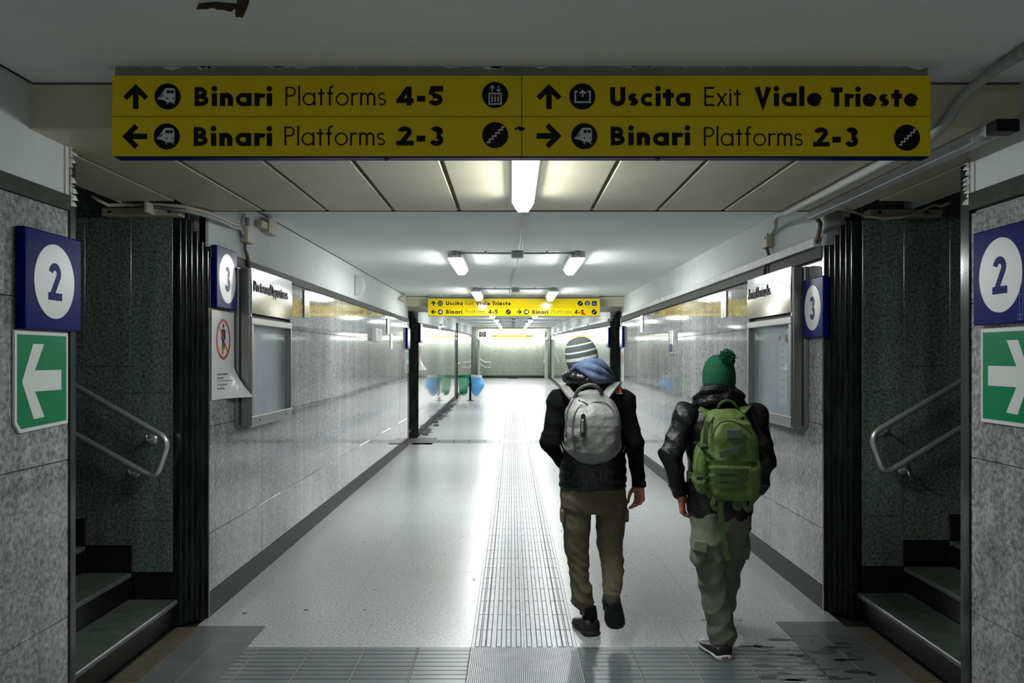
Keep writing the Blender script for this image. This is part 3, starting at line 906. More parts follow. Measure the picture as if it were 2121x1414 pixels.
def arrow_sign(side, y0, y1, z0, z1, label, bent=True):
    X = XL if side < 0 else XR
    root = thing('arrow_sign', (X-side*.01, (y0+y1)/2, z0), label=label, cat='sign')
    pl = wall_plane(side, y0 if side < 0 else y1, z0, 0)
    W_, H_ = y1-y0, z1-z0
    fx = (lambda u: u) if side < 0 else (lambda u: W_-u)
    b = MB()
    out = [(0,.04),(.035,0),(W_,.012),(W_,H_),(0,H_)] if bent else [(0,0),(W_,0),(W_,H_),(0,H_)]
    if side > 0: out = [(fx(u),v) for u,v in out][::-1]
    b.poly([pl.at(u,v,.002) for u,v in out], pl.n*.010)
    b.build('plate', M_white, root)
    b = MB(); e = .016
    out = [(e,.045),(.042,e),(W_-e,.026),(W_-e,H_-e),(e,H_-e)] if bent else [(e,e),(W_-e,e),(W_-e,H_-e),(e,H_-e)]
    if side > 0: out = [(fx(u),v) for u,v in out][::-1]
    flat(b, pl, out, .0135); b.build('green_field', M_green, root, fix=False)
    # white arrow, tip towards the viewer's end of the wall
    A = [(.062,.50),(.26,.87),(.46,.87),(.29,.605),(.29,.395),(.44,.11),(.24,.11)]
    parts = [[(.062,.50),(.26,.87),(.46,.87),(.29,.605),(.80,.605),(.80,.395),(.29,.395),(.47,.13),(.27,.12)]]
    b = MB()
    for q in parts:
        q = [(fx(a*W_ + .05*W_), c*H_) for a,c in q]
        flat(b, pl, q, .0148)
    b.build('white_arrow', M_white, root, fix=False)
    return root
gl_ = arrow_sign(-1, 3.255, 3.645, 1.352, 1.752, 'green sign with white arrow pointing left, bent at its lower corner')
gr_ = arrow_sign( 1, 3.255, 3.650, 1.370, 1.768, 'green sign with white arrow pointing right, under a blue 2', bent=False)
def walker_notice(side, y0, y1, z0, z1, label, curl=True):
    X = XL if side < 0 else XR
    root = thing('warning_notice', (X-side*.01, (y0+y1)/2, z0), label=label, cat='notice')
    pl = wall_plane(side, y0 if side < 0 else y1, z0, 0)
    W_, H_ = y1-y0, z1-z0
    # thin plate, lower outer corner curling off the wall
    b = MB(); nx, nz = 10, 14
    def off(u, v):
        a = max(0, (u/W_-.45)/.55)*max(0, (.36-v/H_)/.36)
        return .006 + (.12*a**1.5 if curl else 0)
    for lay in (0, .003):
        for j in range(nz+1):
            for i in range(nx+1):
                u, v = W_*i/nx, H_*j/nz
                if curl: u2 = u + .05*max(0,(u/W_-.3)/.7)*max(0,(.36-v/H_)/.36)
                else: u2 = u
                b.v.append(pl.at(u2, v, off(u,v)+lay))
    K = (nx+1)*(nz+1)
    for j in range(nz):
        for i in range(nx):
            a = j*(nx+1)+i
            b.face([a,a+1,a+nx+2,a+nx+1]); b.face([K+a,K+a+nx+1,K+a+nx+2,K+a+1])
    for i in range(nx): b.face([i,K+i,K+i+1,i+1]); a = nz*(nx+1)+i; b.face([a,a+1,K+a+1,K+a])
    for j in range(nz): a = j*(nx+1); b.face([a,a+nx+1,K+a+nx+1,K+a]); a += nx; b.face([a,K+a,K+a+nx+1,a+nx+1])
    b.build('plate', M_white, root, smooth=False)
    q = Plane(pl.at(0,0,.0095), pl.u, pl.v, pl.n)
    cu, cv, rr = W_*.5, H_*.68, W_*.29
    b = MB(); rect(b, q, cu-rr*.9, cu+rr*.78, cv-rr*.56, cv-rr*.42, .0006); b.build('yellow_line', M_ylw2, root, fix=False)
    b = MB()
    disc(b, q, cu, cv+rr*.72, rr*.12, .0012, n=14); stroke(b, q, [(cu,cv+rr*.55),(cu,cv-.02)], rr*.34)
    stroke(b, q, [(cu-rr*.23,cv+rr*.5),(cu-rr*.28,cv-rr*.02)], rr*.1); stroke(b, q, [(cu+rr*.23,cv+rr*.5),(cu+rr*.28,cv-rr*.02)], rr*.1)
    stroke(b, q, [(cu-rr*.1,cv),(cu-rr*.12,cv-rr*.78)], rr*.14); stroke(b, q, [(cu+rr*.1,cv),(cu+rr*.12,cv-rr*.5)], rr*.14)
    b.build('walker_figure', M_ink, root, fix=False)
    b = MB(); stroke(b, q, arc(cu,cv,rr,rr,0,360,40), rr*.16, .002); stroke(b, q, [(cu-rr*.7,cv+rr*.7),(cu+rr*.7,cv-rr*.7)], rr*.09, .002)
    b.build('red_ring', M_red, root, fix=False)
    b = MB()
    for t, v in (('\u00c8 vietato oltrepassare',.158),('la linea gialla',.134),('Do not go beyond',.088),('the yellow line',.064)):
        words_mesh(t, .023, q, W_*.22, v*H_/.58, b)
    rect(b, q, W_*.22, W_*.78, .120*H_/.58, .1225*H_/.58)
    if curl and side < 0: b.v = [(p[0]+off(p[1]-y0, p[2]-z0)-.006+.0004, p[1], p[2]) for p in b.v]
    b.build('lettering', M_ink, root, fix=False)
    return root
wn = walker_notice(-1, 5.40, 5.83, 1.37, 1.948, 'white notice with crossed-out walker in a red ring, lower corner curling off the wall')
# the far pair of stairs carries the same set of signs
number_sign(-1, '3', 15.27, 15.66, 1.79, 2.17, 'blue numbered sign on the left wall before the second stair opening')
arrow_sign(-1, 15.28, 15.64, 1.36, 1.76, 'small green arrow sign on the left wall before the second stairs', bent=False)
number_sign(-1, '4', 17.42, 17.82, 1.93, 2.33, 'dark blue numbered sign just past the second stairs on the left wall')
walker_notice(-1, 17.42, 17.84, 1.36, 1.92, 'white walker notice past the second stairs on the left wall', curl=True)
number_sign( 1, '5', 15.3, 15.7, 1.82, 2.20, 'blue numbered sign on the right wall before the second stair opening')
walker_notice( 1, 15.30, 15.72, 1.20, 1.80, 'tall narrow white walker notice on the right wall before the second stairs', curl=False)
number_sign( 1, '4', 17.50, 17.9, 1.83, 2.25, 'blue numbered sign just past the second stairs on the right wall')

# ------------------------------------------------------------------ timetable cases
def timetable_case(side, y0, y1, z0, z1, label, title, t0, t1):
    s = side; X = XL if s < 0 else XR; d = .105
    root = thing('timetable_case', (X-s*.05, (y0+y1)/2, z0), label=label, cat='display case')
    # body: back, sides, top and bottom with a rounded front edge
    zh = z1-.335
    b = MB()
    wall_box(b, s, y0-.03, y1+.01, z0+.01, z1-.01, .001, .03, .004)
    wall_box(b, s, y0, y0+.045, z0, z1, .03, d, .012); wall_box(b, s, y1-.045, y1, z0, z1, .03, d, .012)
    wall_box(b, s, y0+.045, y1-.045, z1-.02, z1, .03, d-.004, .006); wall_box(b, s, y0+.045, y1-.045, z0, z0+.03, .03, d-.004, .006)
    b.build('case_body', M_steeld, root)
    b = MB(); wall_box(b, s, y0+.045, y1-.045, zh-.012, zh+.012, .03, d-.03, .003); b.build('shadow_gap', M_ink, root)
    # slightly dished header plate
    b = MB(); n = 16; pl = wall_plane(s, y0 if s < 0 else y1, 0, 0); W_ = y1-y0
    for j in range(7):
        for i in range(n+1):
            u = .01+(W_-.02)*i/n; t = i/n; q = j/6
            v = zh+.014+(z1-zh-.02)*q
            b.v.append(pl.at(u, v, d+.004+.006*math.sin(math.pi*q)*(.6+.4*math.sin(t*7))-.004*math.sin(math.pi*t)*math.sin(q*5)))
    for j in range(6):
        for i in range(n):
            a = j*(n+1)+i; b.face([a,a+1,a+n+2,a+n+1])
    for (a,c) in ((0,n),): pass
    b.build('header_plate', M_steel, root, smooth=True)
    b = MB(); q = Plane(pl.at(0,0,d+.008), pl.u, pl.v, pl.n)
    write(b, q, title, W_*t0, W_*t1, z1-.165, .075, .10, gap=.09, lift=.006)
    b.build('raised_lettering', mat('dull raised letters', (60,62,60), .5, metal=.3), root, fix=False)
    # hinged frame with window
    fr = MB(); f0, f1, g0, g1 = y0+.006, y1-.006, z0+.012, zh-.012
    fw_ = .052
    wall_box(fr, s, f0, f1, g1-.05, g1, d-.03, d+.008, .005); wall_box(fr, s, f0, f1, g0, g0+.066, d-.03, d+.008, .005)
    wall_box(fr, s, f0, f0+fw_, g0+.066, g1-.05, d-.03, d+.008, .005); wall_box(fr, s, f1-fw_, f1, g0+.066, g1-.05, d-.03, d+.008, .005)
    frame = fr.build('door_frame', M_steeld, root)
    b = MB(); wall_box(b, s, f0+fw_, f1-fw_, g0+.066, g1-.05, d-.022, d-.018, .0005); b.build('glass_pane', M_glass, frame)
    for yy in (f0+.2, f1-.2):
        b = MB(); b.ring(pl.at(abs(yy-(y0 if s < 0 else y1)), g0+.03, d+.006), [(.001,-s*0.0),(.009,0),(.009,.004),(.001,.004)], 10, axis='x'); b.build('lock', M_ink, frame)
    b = MB(); wall_box(b, s, y0+.046, y1-.046, z0+.03, zh-.012, .03, .034, .001); board = b.build('notice_board', M_board, root)
    q = Plane(pl.at(0,0,.035), pl.u, pl.v, pl.n)
    return root, board, q, W_
cl, bl, ql, wl = timetable_case(-1, 5.885, 6.985, 1.152, 2.272, 'steel departures timetable case beside the walker notice', 'Partenze/Departures', .05, .86)
def note(board, q, u0, u1, v0, v1, lines, name='paper_sheet', tilt=0):
    b = MB(); flat(b, q, [(u0,v0),(u1,v0+tilt),(u1+tilt,v1),(u0+tilt,v1)], .0012); o = b.build(name, M_paper, board.parent, fix=False)
    b = MB()
    for k in range(lines): 
        v = v1-(v1-v0)*(k+1.0)/(lines+1); rect(b, q, u0+(u1-u0)*.2, u1-(u1-u0)*(.2+.2*(k%2)), v, v+.003, .002)
    b.build('printed_lines', M_grey, o, fix=False)
    return o
note(bl, ql, .16, .34, 1.55, 1.80, 7); note(bl, ql, .17, .33, 1.36, 1.545, 4)
cr, br_, qr, wr_ = timetable_case(1, 5.825, 6.93, 1.155, 2.275, 'steel arrivals timetable case behind the person in the green beanie', 'Arrivi/Arrivals', .05, .55)
note(br_, qr, .60, .78, 1.54, 1.78, 4); note(br_, qr, .60, .78, 1.30, 1.535, 3)
b = MB(); flat(b, qr, [(.59,1.765),(.615,1.765),(.615,1.80),(.59,1.80)], .003); flat(b, qr, [(.74,1.76),(.80,1.745),(.79,1.81),(.745,1.80)], .003); b.build('tape_bits', M_tape, cr, fix=False)

# ------------------------------------------------------------------ small plates and notices on the walls
def wall_plate(side, y0, y1, z0, z1, name, label, m, proud=.012, cat='plate', screws=True, deco=None):
    X = XL if side < 0 else XR
    root = thing(name, (X-side*.005, (y0+y1)/2, z0), label=label, cat=cat)
    b = MB(); wall_box(b, side, y0, y1, z0, z1, .001, proud, .002); b.build('plate', m, root)
    pl = wall_plane(side, y0 if side < 0 else y1, z0, proud)
    if screws:
        b = MB(); W_ = y1-y0
        for v in (.02, z1-z0-.02): disc(b, pl, W_/2, v, .007, .002, n=8)
        b.build('screw_heads', M_grey, root, fix=False)
    if deco: deco(root, pl, y1-y0, z1-z0)
    return root
wall_plate(-1, 7.80, 7.99, 2.01, 2.262, 'metal_plate', 'bright bare metal plate just past the departures case', M_steel)
wall_plate(-1, 13.0, 13.2, 1.99, 2.235, 'metal_plate', 'slim metal plate high on the left wall beside the boxed notice', M_steel)
wall_plate(-1, 13.35, 13.56, 1.76, 2.01, 'white_plate', 'slim white plate low beside the second stairs, left wall', M_white)
wall_plate( 1, 8.0, 8.2, 2.02, 2.27, 'white_plate', 'white plate high on the wall beyond the arrivals case', M_white)
wall_plate( 1, 13.1, 13.35, 2.03, 2.29, 'white_plate', 'white plate high on the right wall before the distant numbered sign', M_white)
def dn(root, pl, W_, H_):
    b = MB()
    for k in range(4): rect(b, pl, W_*.35, W_*(.8 if k % 2 else .7), H_*(.85-.1*k), H_*(.88-.1*k))
    b.build('printed_lines', M_grey, root, fix=False)
wall_plate(-1, 11.6, 12.15, 1.86, 2.04, 'boxed_notice', 'white boxed notice with printed lines on the left wall', M_plast, proud=.06, cat='notice', screws=False, deco=dn)
def dn2(root, pl, W_, H_):
    b = MB()
    for k in range(6): rect(b, pl, W_*.3, W_*.62, H_*(.86-.075*k), H_*(.885-.075*k))
    b.build('printed_lines', M_grey, root, fix=False)
    b = MB(); flat(b, pl, [(W_*.12,H_*.08),(W_*.75,H_*.08),(W_*.75,H_*.36),(W_*.45,H_*.44),(W_*.12,H_*.40)], .001); b.build('blue_print', M_blue, root, fix=False)
    b = MB(); stroke(b, pl, [(0.006,0.006),(W_-.006,.006),(W_-.006,H_-.006),(.006,H_-.006),(.006,.006)], .012, .006); b.build('frame', M_steel, root, fix=False)
wall_plate( 1, 10.52, 10.86, 1.68, 1.985, 'framed_notice', 'framed white notice with blue print on the right wall above the walkers', M_white, proud=.02, cat='notice', screws=False, deco=dn2)
# half-round fittings on the plaster
def half_round(y, z, label, r=.2):
    root = thing('half_round_fitting', (XL+.03, y, z-r), label=label, cat='wall fitting')
    b = MB(); pts = [(XL+.002, y, z+r)] + [(XL+.002+r*.92*math.cos(R(a)), y, z+r*math.sin(R(a))) for a in range(85,-91,-7)]
    b.poly(pts, (0,.07,0)); b.build('shell', M_plast, root)
    b = MB(); b.poly([(p[0],p[1]-.004,p[2]) for p in [(XL+.006+(q[0]-XL)*.82, q[1], z+(q[2]-z)*.86) for q in pts]], (0,.006,0)); b.build('face', M_plaster, root)
half_round(10.35, 2.52, 'white half-round fitting on the plaster above the boxed notice', .125)
half_round(23.9, 2.50, 'first small half-round fitting high on the plaster beyond the second stairs', .10)
half_round(33.5, 2.52, 'smallest half-round fitting high on the plaster close to the tunnel end', .11)

# ------------------------------------------------------------------ lamps
def lamp(x, y, zc, length, label, group=None, wide=.125):
    """louvred diffuser under a slim housing; zc is the mounting height"""
    root = thing('ceiling_lamp', (x, y, zc-.13), label=label, cat='lamp', group=group)
    hw = wide/2; y0, y1 = y-length/2, y+length/2
    prof = lambda yy, e: [(x-hw*.98*e,yy,zc-.044),(x-hw*e,yy,zc-.050),(x-hw*.74*e,yy,zc-.083),(x-hw*.42*e,yy,zc-.108),(x+hw*.42*e,yy,zc-.108),(x+hw*.74*e,yy,zc-.083),(x+hw*e,yy,zc-.050),(x+hw*.98*e,yy,zc-.044)]
    b = MB(); b.bbox(x-hw*1.02,x+hw*1.02,y0,y1,zc-.045,zc,.006); b.build('housing', M_plast, root)
    b = MB(); ys = [y0, y0+.055, y1-.055, y1]; es = [1,1,1,1]
    for q, (yy, e) in enumerate(zip(ys, es)):
        pr = prof(yy, e)
        if q in (0,3): pr = [(X_,Y_,max(Z_,zc-.056)) for X_,Y_,Z_ in pr]
        b.v += pr
    for i in range(3):
        for k in range(8): b.face([i*8+k, i*8+(k+1)%8, (i+1)*8+(k+1)%8, (i+1)*8+k], 0 if (i == 1 and k in (2,3,4)) else 1)
    b.face(list(range(8))[::-1], 1); b.face([24+k for k in range(8)], 1)
    b.build('diffuser', [M_lamp, M_lamps], root)
    b = MB(); b.bbox(x-hw*1.04,x-hw*.7,y1-.03,y1+.015,zc-.06,zc-.02,.006).bbox(x+hw*.7,x+hw*1.04,y1-.03,y1+.015,zc-.06,zc-.02,.006)
    b.build('end_clips', M_plast, root)
    return root
lamp(.062, 4.23, 2.572, 1.22, 'bright tube lamp on the beige soffit under the big yellow sign')
PY = [8.83, 13.5, 18.2, 22.9, 27.6, 32.3, 37.0, 41.7]
HWX = [.64, .62, .60, .59, .57, .57, .575, .6]
ORD = ['first','second','third','fourth','fifth','sixth','seventh','last']
for i, (y, hx) in enumerate(zip(PY, HWX)):
    for s, side in ((-1,'left'),(1,'right')):
        lamp(.045+s*hx, y+.62, 2.72, 1.25, '%s tube lamp of the %s ceiling pair counted from the beige soffit' % (side+'-hand', ORD[i]), 'paired tube lamps on the tunnel ceiling', .15)
for s, side in ((-1,'left'),(1,'right')):  # unseen pair added as fill for the near end of the tunnel
    lamp(.045+s*.62, -3.1, 2.72, 1.25, '%s-hand added fill lamp on the ceiling behind the viewer' % side, 'added fill lamps behind the viewer')
# ------------------------------------------------------------------ conduits
def arc3(a, b, c, n=8):
    """quadratic bend from a to c pulled towards b"""
    a, b, c = Vector(a), Vector(b), Vector(c)
    return [a*(1-t)**2 + b*2*t*(1-t) + c*t*t for t in [i/n for i in range(n+1)]]
root = thing('ceiling_conduit', (.06, 10, 2.70), label='grey conduit running down the middle of the ceiling with cross arms to the lamps', cat='conduit')
XC = .06
pts = [(.10,5.3,2.725),(.10,6.3,2.725),(.085,8.5,2.725)]
MB().tube(pts, .016, 8).build('pipe', M_galv, root, smooth=True)
MB().tube([(.065,9.1,2.725),(.06,9.6,2.725),(.02,10.8,2.72),(-.02,12.2,2.725),(-.02,13.3,2.725)], .014, 8).build('pipe', M_galv, root, smooth=True)
MB().tube([(-.04,13.7,2.725),(-.04,15.3,2.725)], .014, 8).build('pipe', M_galv, root, smooth=True)
MB().tube([(.04,17.35,2.725),(.04,30,2.725),(.04,43.9,2.725)], .016, 6).build('pipe', M_galv, root)
for y, hx in zip(PY, HWX):
    MB().tube([(.045-hx,y,2.725),(.045+hx,y,2.725)], .012, 8).build('cross_arm', M_galv, root, smooth=True)
    b = MB(); b.bbox(-.01,.12,y-.06,y+.06,2.675,2.745,.01); b.build('junction_box', M_galv, root)
    for s in (-1,1):
        b = MB(); b.bbox(.045+s*hx-.03,.045+s*hx+.03,y-.05,y+.05,2.69,2.745,.01); b.build('end_box', M_galv, root)
        b = MB(); b.bbox(.045+s*hx*.5-.012,.045+s*hx*.5+.012,y-.02,y+.02,2.72,2.745,.003); b.build('clip', M_galv, root)
# soffit lamp link
# left side: tray, cables, boxes
root = thing('cable_tray', (-2.2, 5.16, 2.50), label='narrow beige tray fixed under the soffit in the left stair opening', cat='cable tray')
MB().bbox(-2.47,-2.0,5.10,5.19,2.497,2.545,.004).build('tray_body', M_beigebox, root)
for x in (-2.42,-2.06): MB().ring((x,5.10,2.52), [(.001,-.004),(.01,-.002),(.01,.002)], 10, axis='y').build('bolt', M_ink, root)
MB().bbox(-2.17,-2.15,5.0,5.12,2.50,2.57,.003).build('hanger', M_panel, root)
b = MB()
pts = [P(190,405,4.9),P(205,415,4.95),P(224,425,5.0),P(260,424,5.06),P(320,421,5.08),P(382,428,5.05),P(430,440,5.2),P(462,453,5.45),P(480,463,5.7)]
pts = [tuple(p) for p in pts]+[(XL+.03,5.88,2.56),(XL+.025,6.0,2.50)]
root = thing('looping_cable', (XL+.02, 6.0, 2.3), label='beige cable looping from the left stair opening down to the departures case', cat='cable')
b.tube(pts, .011, 8); b.build('cable', M_beigebox, root, smooth=True)
MB().tube([(p[0],p[1]+.02,p[2]-.02) for p in pts[4:]], .011, 8).build('cable', M_galv, root, smooth=True)
MB().tube([(XL+.025,6.05,2.50),(XL+.02,6.03,2.42),(XL+.022,6.09,2.36),(XL+.02,6.12,2.27)], .013, 8).build('lower_cable', M_cable, root, smooth=True)
MB().tube([(XL+.02,6.13,2.66),(XL+.02,6.02,2.655),(XL+.02,5.96,2.61),(XL+.02,5.98,2.55)], .010, 8).build('loop', M_galv, root, smooth=True)
root = thing('junction_box', (XL+.03, 6.06, 2.46), label='beige junction box above the departures case', cat='junction box')
MB().bbox(XL+.001,XL+.055,5.985,6.15,2.46,2.575,.006).build('box', M_beigebox, root)
MB().bbox(XL+.001,XL+.03,6.1,6.14,2.575,2.66,.004).build('riser', M_galv, root)
root = thing('junction_box', (XL+.03, 6.55, 2.59), label='beige junction box at the plaster corner beneath the soffit edge', cat='junction box')
MB().bbox(XL+.001,XL+.06,6.5,6.72,2.60,2.715,.006).build('box', M_beigebox, root)
MB().bbox(XL+.001,XL+.05,6.34,6.5,2.62,2.675,.006).build('side_box', M_beigebox, root)
root = thing('junction_box', (XL+.03, 14.9, 2.56), label='small beige junction box beside the distant sign on the left plaster', cat='junction box')
MB().bbox(XL+.001,XL+.06,14.3,14.75,2.60,2.655,.006).build('box', M_beigebox, root)
MB().bbox(XL+.001,XL+.06,14.6,14.9,2.655,2.70,.006).build('side_box', M_beigebox, root)
# right side: round conduit, trunking, boxes
root = thing('bent_conduit', (1.7, 4, 2.5), label='thick grey pipe bending across the soffit to the right of the big sign', cat='conduit')
pts = [Vector((1.78,2.3,2.722)),Vector((1.80,2.95,2.722))]+arc3((1.80,3.1,2.72),(1.78,3.34,2.70),(1.74,3.345,2.62),6)+arc3((1.73,3.35,2.60),(1.69,3.36,2.53),(1.68,3.5,2.525),6)+[Vector((1.68,5.2,2.528))]
MB().tube(pts, .021, 12).build('pipe', M_galv, root, smooth=True)
MB().tube([(1.68,5.2,2.528),(1.69,5.4,2.55),(1.80,5.8,2.59),(1.97,6.35,2.62),(2.0,6.55,2.60)], .018, 10).build('pipe', M_galv, root, smooth=True)
MB().ring((1.80,2.98,2.722), [(.021,-.03),(.026,-.03),(.026,.03),(.021,.03)], 12, axis='y').build('coupling', M_galv, root, smooth=True)
MB().tube([(2.0,6.66,2.50),(2.005,6.62,2.44),(2.0,6.7,2.38),(2.0,6.72,2.28)], .013, 8).build('lower_cable', M_cable, root, smooth=True)
root = thing('junction_box', (2.0, 6.65, 2.5), label='beige junction box with a dark knockout above the arrivals case', cat='junction box')
MB().bbox(1.975,2.03,6.58,6.72,2.50,2.61,.006).build('box', M_beigebox, root)
MB().ring((1.974,6.62,2.575), [(.001,0),(.014,0),(.014,.002)], 12, axis='x').build('knockout', M_ink, root)
root = thing('cable_trunking', (1.9, 9, 2.37), label='white cable trunking under the soffit and along the top of the right wall', cat='cable trunking')
MB().bbox(1.845,1.905,3.3,5.30,2.505,2.553,.003).build('soffit_run', M_trunk, root)
MB().tube([(1.90,5.30,2.52),(1.97,5.42,2.50),(2.0,5.52,2.46),(2.005,5.58,2.40)], .014, 8).build('link_cable', M_cable, root, smooth=True)
for (a,c) in ((5.58,8.3),(8.31,11.4),(11.42,15.3),(17.6,22),(22.3,27)):
    MB().bbox(1.985,2.03,a,c,2.372,2.432,.003).build('wall_run', M_trunk, root)
for k,(a,c) in enumerate(((27.3,30),(30.4,33),(33.5,36),(36.6,40))):
    MB().bbox(1.985,2.03,a,c,2.36-.01*k,2.42-.01*k,.003).build('wall_run', M_trunk, root)
root = thing('cable_tray', (2.4, 5.3, 2.5), label='narrow beige tray fixed under the soffit in the right stair opening', cat='cable tray')
MB().bbox(2.21,2.66,5.24,5.33,2.515,2.56,.004).build('tray_body', M_beigebox, root)
for x in (2.27,2.56): MB().ring((x,5.238,2.54), [(.001,-.004),(.012,-.002),(.012,.002)], 10, axis='y').build('bolt', M_ink, root)
root = thing('hanging_cable', (2.35, 5.2, 2.45), label='thin cable sagging across the right stair opening', cat='cable')
MB().tube([P(1735,428,5.2),P(1760,436,5.2),P(1790,446,5.2),P(1830,453,5.2),P(1870,450,5.2),P(1905,437,5.2),P(1935,424,5.2),P(1950,427,5.1),P(1968,420,5.0)], .008, 8).build('cable', M_beigebox, root, smooth=True)
root = thing('upper_cable', (1.95, 3.4, 2.55), label='short bent cable and end box at the upper right of the big sign', cat='cable')
MB().bbox(1.84,1.93,3.22,3.295,2.505,2.553,.004).build('end_box', M_ink, root)
MB().tube([P(2012,290,3.34),P(2050,283,3.32),P(2085,262,3.3),P(2125,235,3.28)], .011, 8).build('cable', M_galv, root, smooth=True)
root = thing('down_pipe', (XL+.03, 28.9, 0), label='dark thin pipe running down the left wall beside the waste bags', cat='pipe')
MB().tube([(XL+.03,29.2,2.62),(XL+.03,29.2,1.2),(XL+.03,29.2,0)], .03, 6).build('pipe', M_trim, root)
root = thing('small_lamp', (XL+.1, 22.5, 2.35), label='small glaring wall lamp on the left wall past the second stairs', cat='lamp')
b = MB(); b.bbox(XL+.004,XL+.08,22.4,22.7,2.36,2.43,.01); b.build('casing', M_plast, root)
b = MB(); b.bbox(XL+.01,XL+.075,22.42,22.68,2.352,2.36,.003); b.build('diffuser', M_lamp, root)

# ragged plaster edges at the near jambs
def ragged(side, y, z0, z1, seed):
    random.seed(seed); s = side; X = XL if s < 0 else XR
    root = setting('trim_11', M_plaster, MB().box(*sorted((X-s*.004, X+s*.05)), y-.08, y-.04, z0, z1))
    b = MB(); z = z0
    while z < z1:
        h = random.uniform(.012,.035); w = random.uniform(.01,.07)
        x = sorted((X-s*.010, X+s*.02))
        b.poly([(x[0],y-.05,z),(x[0],y-.05+w,z+h*.3),(x[0],y-.05+w*.7,z+h*.8),(x[0],y-.05,z+h)], (x[1]-x[0],0,0))
        z += h
    o = b.build('plaster_flakes', M_plasterdirt, root); o['kind'] = 'stuff'
ragged(-1, 3.72, 2.30, 2.555, 5); ragged(1, 3.80, 2.32, 2.555, 6)

# handrails
def handrail(label, pts, brackets, y, wally):
    root = thing('handrail', (pts[0][0], y, pts[-1][2]), label=label, cat='handrail')
    P_ = []
    V_ = [Vector(p) for p in pts]
    P_.append(V_[0])
    for i in range(1, len(V_)-1):
        a = (V_[i-1]-V_[i]).normalized()*.07; c = (V_[i+1]-V_[i]).normalized()*.07
        P_ += arc3(V_[i]+a, V_[i], V_[i]+c, 6)
    P_.append(V_[-1])
    MB().tube(P_, .0195, 14).build('rail', M_tubes, root, smooth=True)
    for (x,z,dz) in brackets:
        b = MB(); b.ring((x,wally,z), [(.001,0),(.036,0),(.036,-.008),(.022,-.014),(.001,-.014)], 18, axis='y'); br = b.build('flange', M_tubes, root, smooth=True)
        MB().tube([(x,wally-.01,z),(x,y+.02,z),(x,y,z+dz)], .009, 8).build('bracket', M_tubes, root, smooth=True)
def Q(px, py, D): p = P(px,py,D); return (p[0],D,p[2])
yl = 5.11
a0 = Q(160,802,yl); a1 = Q(350,910,yl); a2 = Q(322,992,yl); a3 = Q(160,902,yl)
sl_ = (a1[2]-a0[2])/(a1[0]-a0[0])
ext = lambda a, b, k: (a[0]+(a[0]-b[0])*k, a[1], a[2]+(a[2]-b[2])*k)
handrail('steel looped handrail in the left stairwell', [ext(a0,a1,2.2),a1,a2,ext(a3,a2,2.6)], [(Q(302,912,yl)[0],Q(302,912,yl)[2],.035),(Q(266,982,yl)[0],Q(266,982,yl)[2],.03)], yl, 5.198)
yr = 5.26
a0 = Q(2002,784,yr); a1 = Q(1803,900,yr); a2 = Q(1832,982,yr); a3 = Q(2002,880,yr)
handrail('steel looped handrail in the right stairwell', [ext(a0,a1,2.0),a1,a2,ext(a3,a2,2.4)], [(Q(1840,893,yr)[0],Q(1840,893,yr)[2],.03),(Q(1884,975,yr)[0],Q(1884,975,yr)[2],-.03)], yr, 5.348)
q = [Q(990,741,46.4),Q(1005,750,46.4),Q(1015.5,750,46.4),Q(1015.5,761,46.4),Q(1005,761,46.4),Q(990,752,46.4)]
root = thing('handrail', (q[0][0],46.4,q[5][2]), label='small white handrail on the far end wall', cat='handrail')
MB().tube(q, .03, 6).build('rail', M_white, root)

# end of tunnel: plaster header with added glow, its yellow strip and a blue round sign
root = thing('glow_header', (0.05, 46.0, 2.1), label='white plaster header with added glow across the far end of the tunnel with a yellow strip', cat='bulkhead')
x0, x1 = Q(990,0,46)[0], Q(1134,0,46)[0]; z1 = Q(0,685.5,46)[2]; z0 = Q(0,703.3,46)[2]
MB().bbox(x0,x1,46.0,46.25,z0,z1,.01).build('face', M_headglow, root)
ya, yb = Q(1018,0,46)[0], Q(1104,0,46)[0]
MB().bbox(ya,yb,45.97,45.998,Q(0,698.3,46)[2],Q(0,693.7,46)[2],.004).build('yellow_strip', M_yelglow, root)
b = MB()
for px in (1020.5,1025,1091.5,1096,1100): b.bbox(Q(px-1.2,0,46)[0],Q(px+1.2,0,46)[0],45.95,45.968,Q(0,697,46)[2],Q(0,694.8,46)[2],.004)
b.build('pictograms', M_ink, root)
root = thing('round_blue_sign', (Q(999,0,45.8)[0],45.8,Q(0,698,45.8)[2]), label='blue square sign with white disc at the left end of the white header', cat='sign')
MB().bbox(Q(992,0,45.8)[0],Q(1006.7,0,45.8)[0],45.75,45.85,Q(0,697.7,45.8)[2],Q(0,686,45.8)[2],.01).build('sign_box', M_blue, root)
b = MB(); pl = Plane((Q(999.3,0,45.8)[0],45.748,Q(0,691.8,45.8)[2]), (1,0,0),(0,0,1),(0,-1,0)); disc(b, pl, 0, 0, .145, .004, n=24); b.build('white_disc', M_white, root, fix=False)
b = MB(); stroke(b, pl, [(-.045,-.07),(-.045,.03),(.045,.03),(.045,-.07),(-.045,-.07)], .016, .008); b.build('pictogram', M_red, root, fix=False)
root = thing('slanting_sheet', (Q(1130,0,44)[0],44,Q(0,751,44)[2]), label='thin white sheet hanging aslant at the right of the far end wall', cat='sheet')
b = MB(); a, c_ = Vector(Q(1133,729,44)), Vector(Q(1124.5,750.5,44)); b.poly([a, a+Vector((.06,0,0)), c_+Vector((.06,0,0)), c_], (0,.02,0)); b.build('sheet', M_white, root)
root = thing('hanging_strip', (Q(1131,0,45)[0],45,Q(0,730,45)[2]), label='torn white strip hanging down at the right end of the white header', cat='sheet')
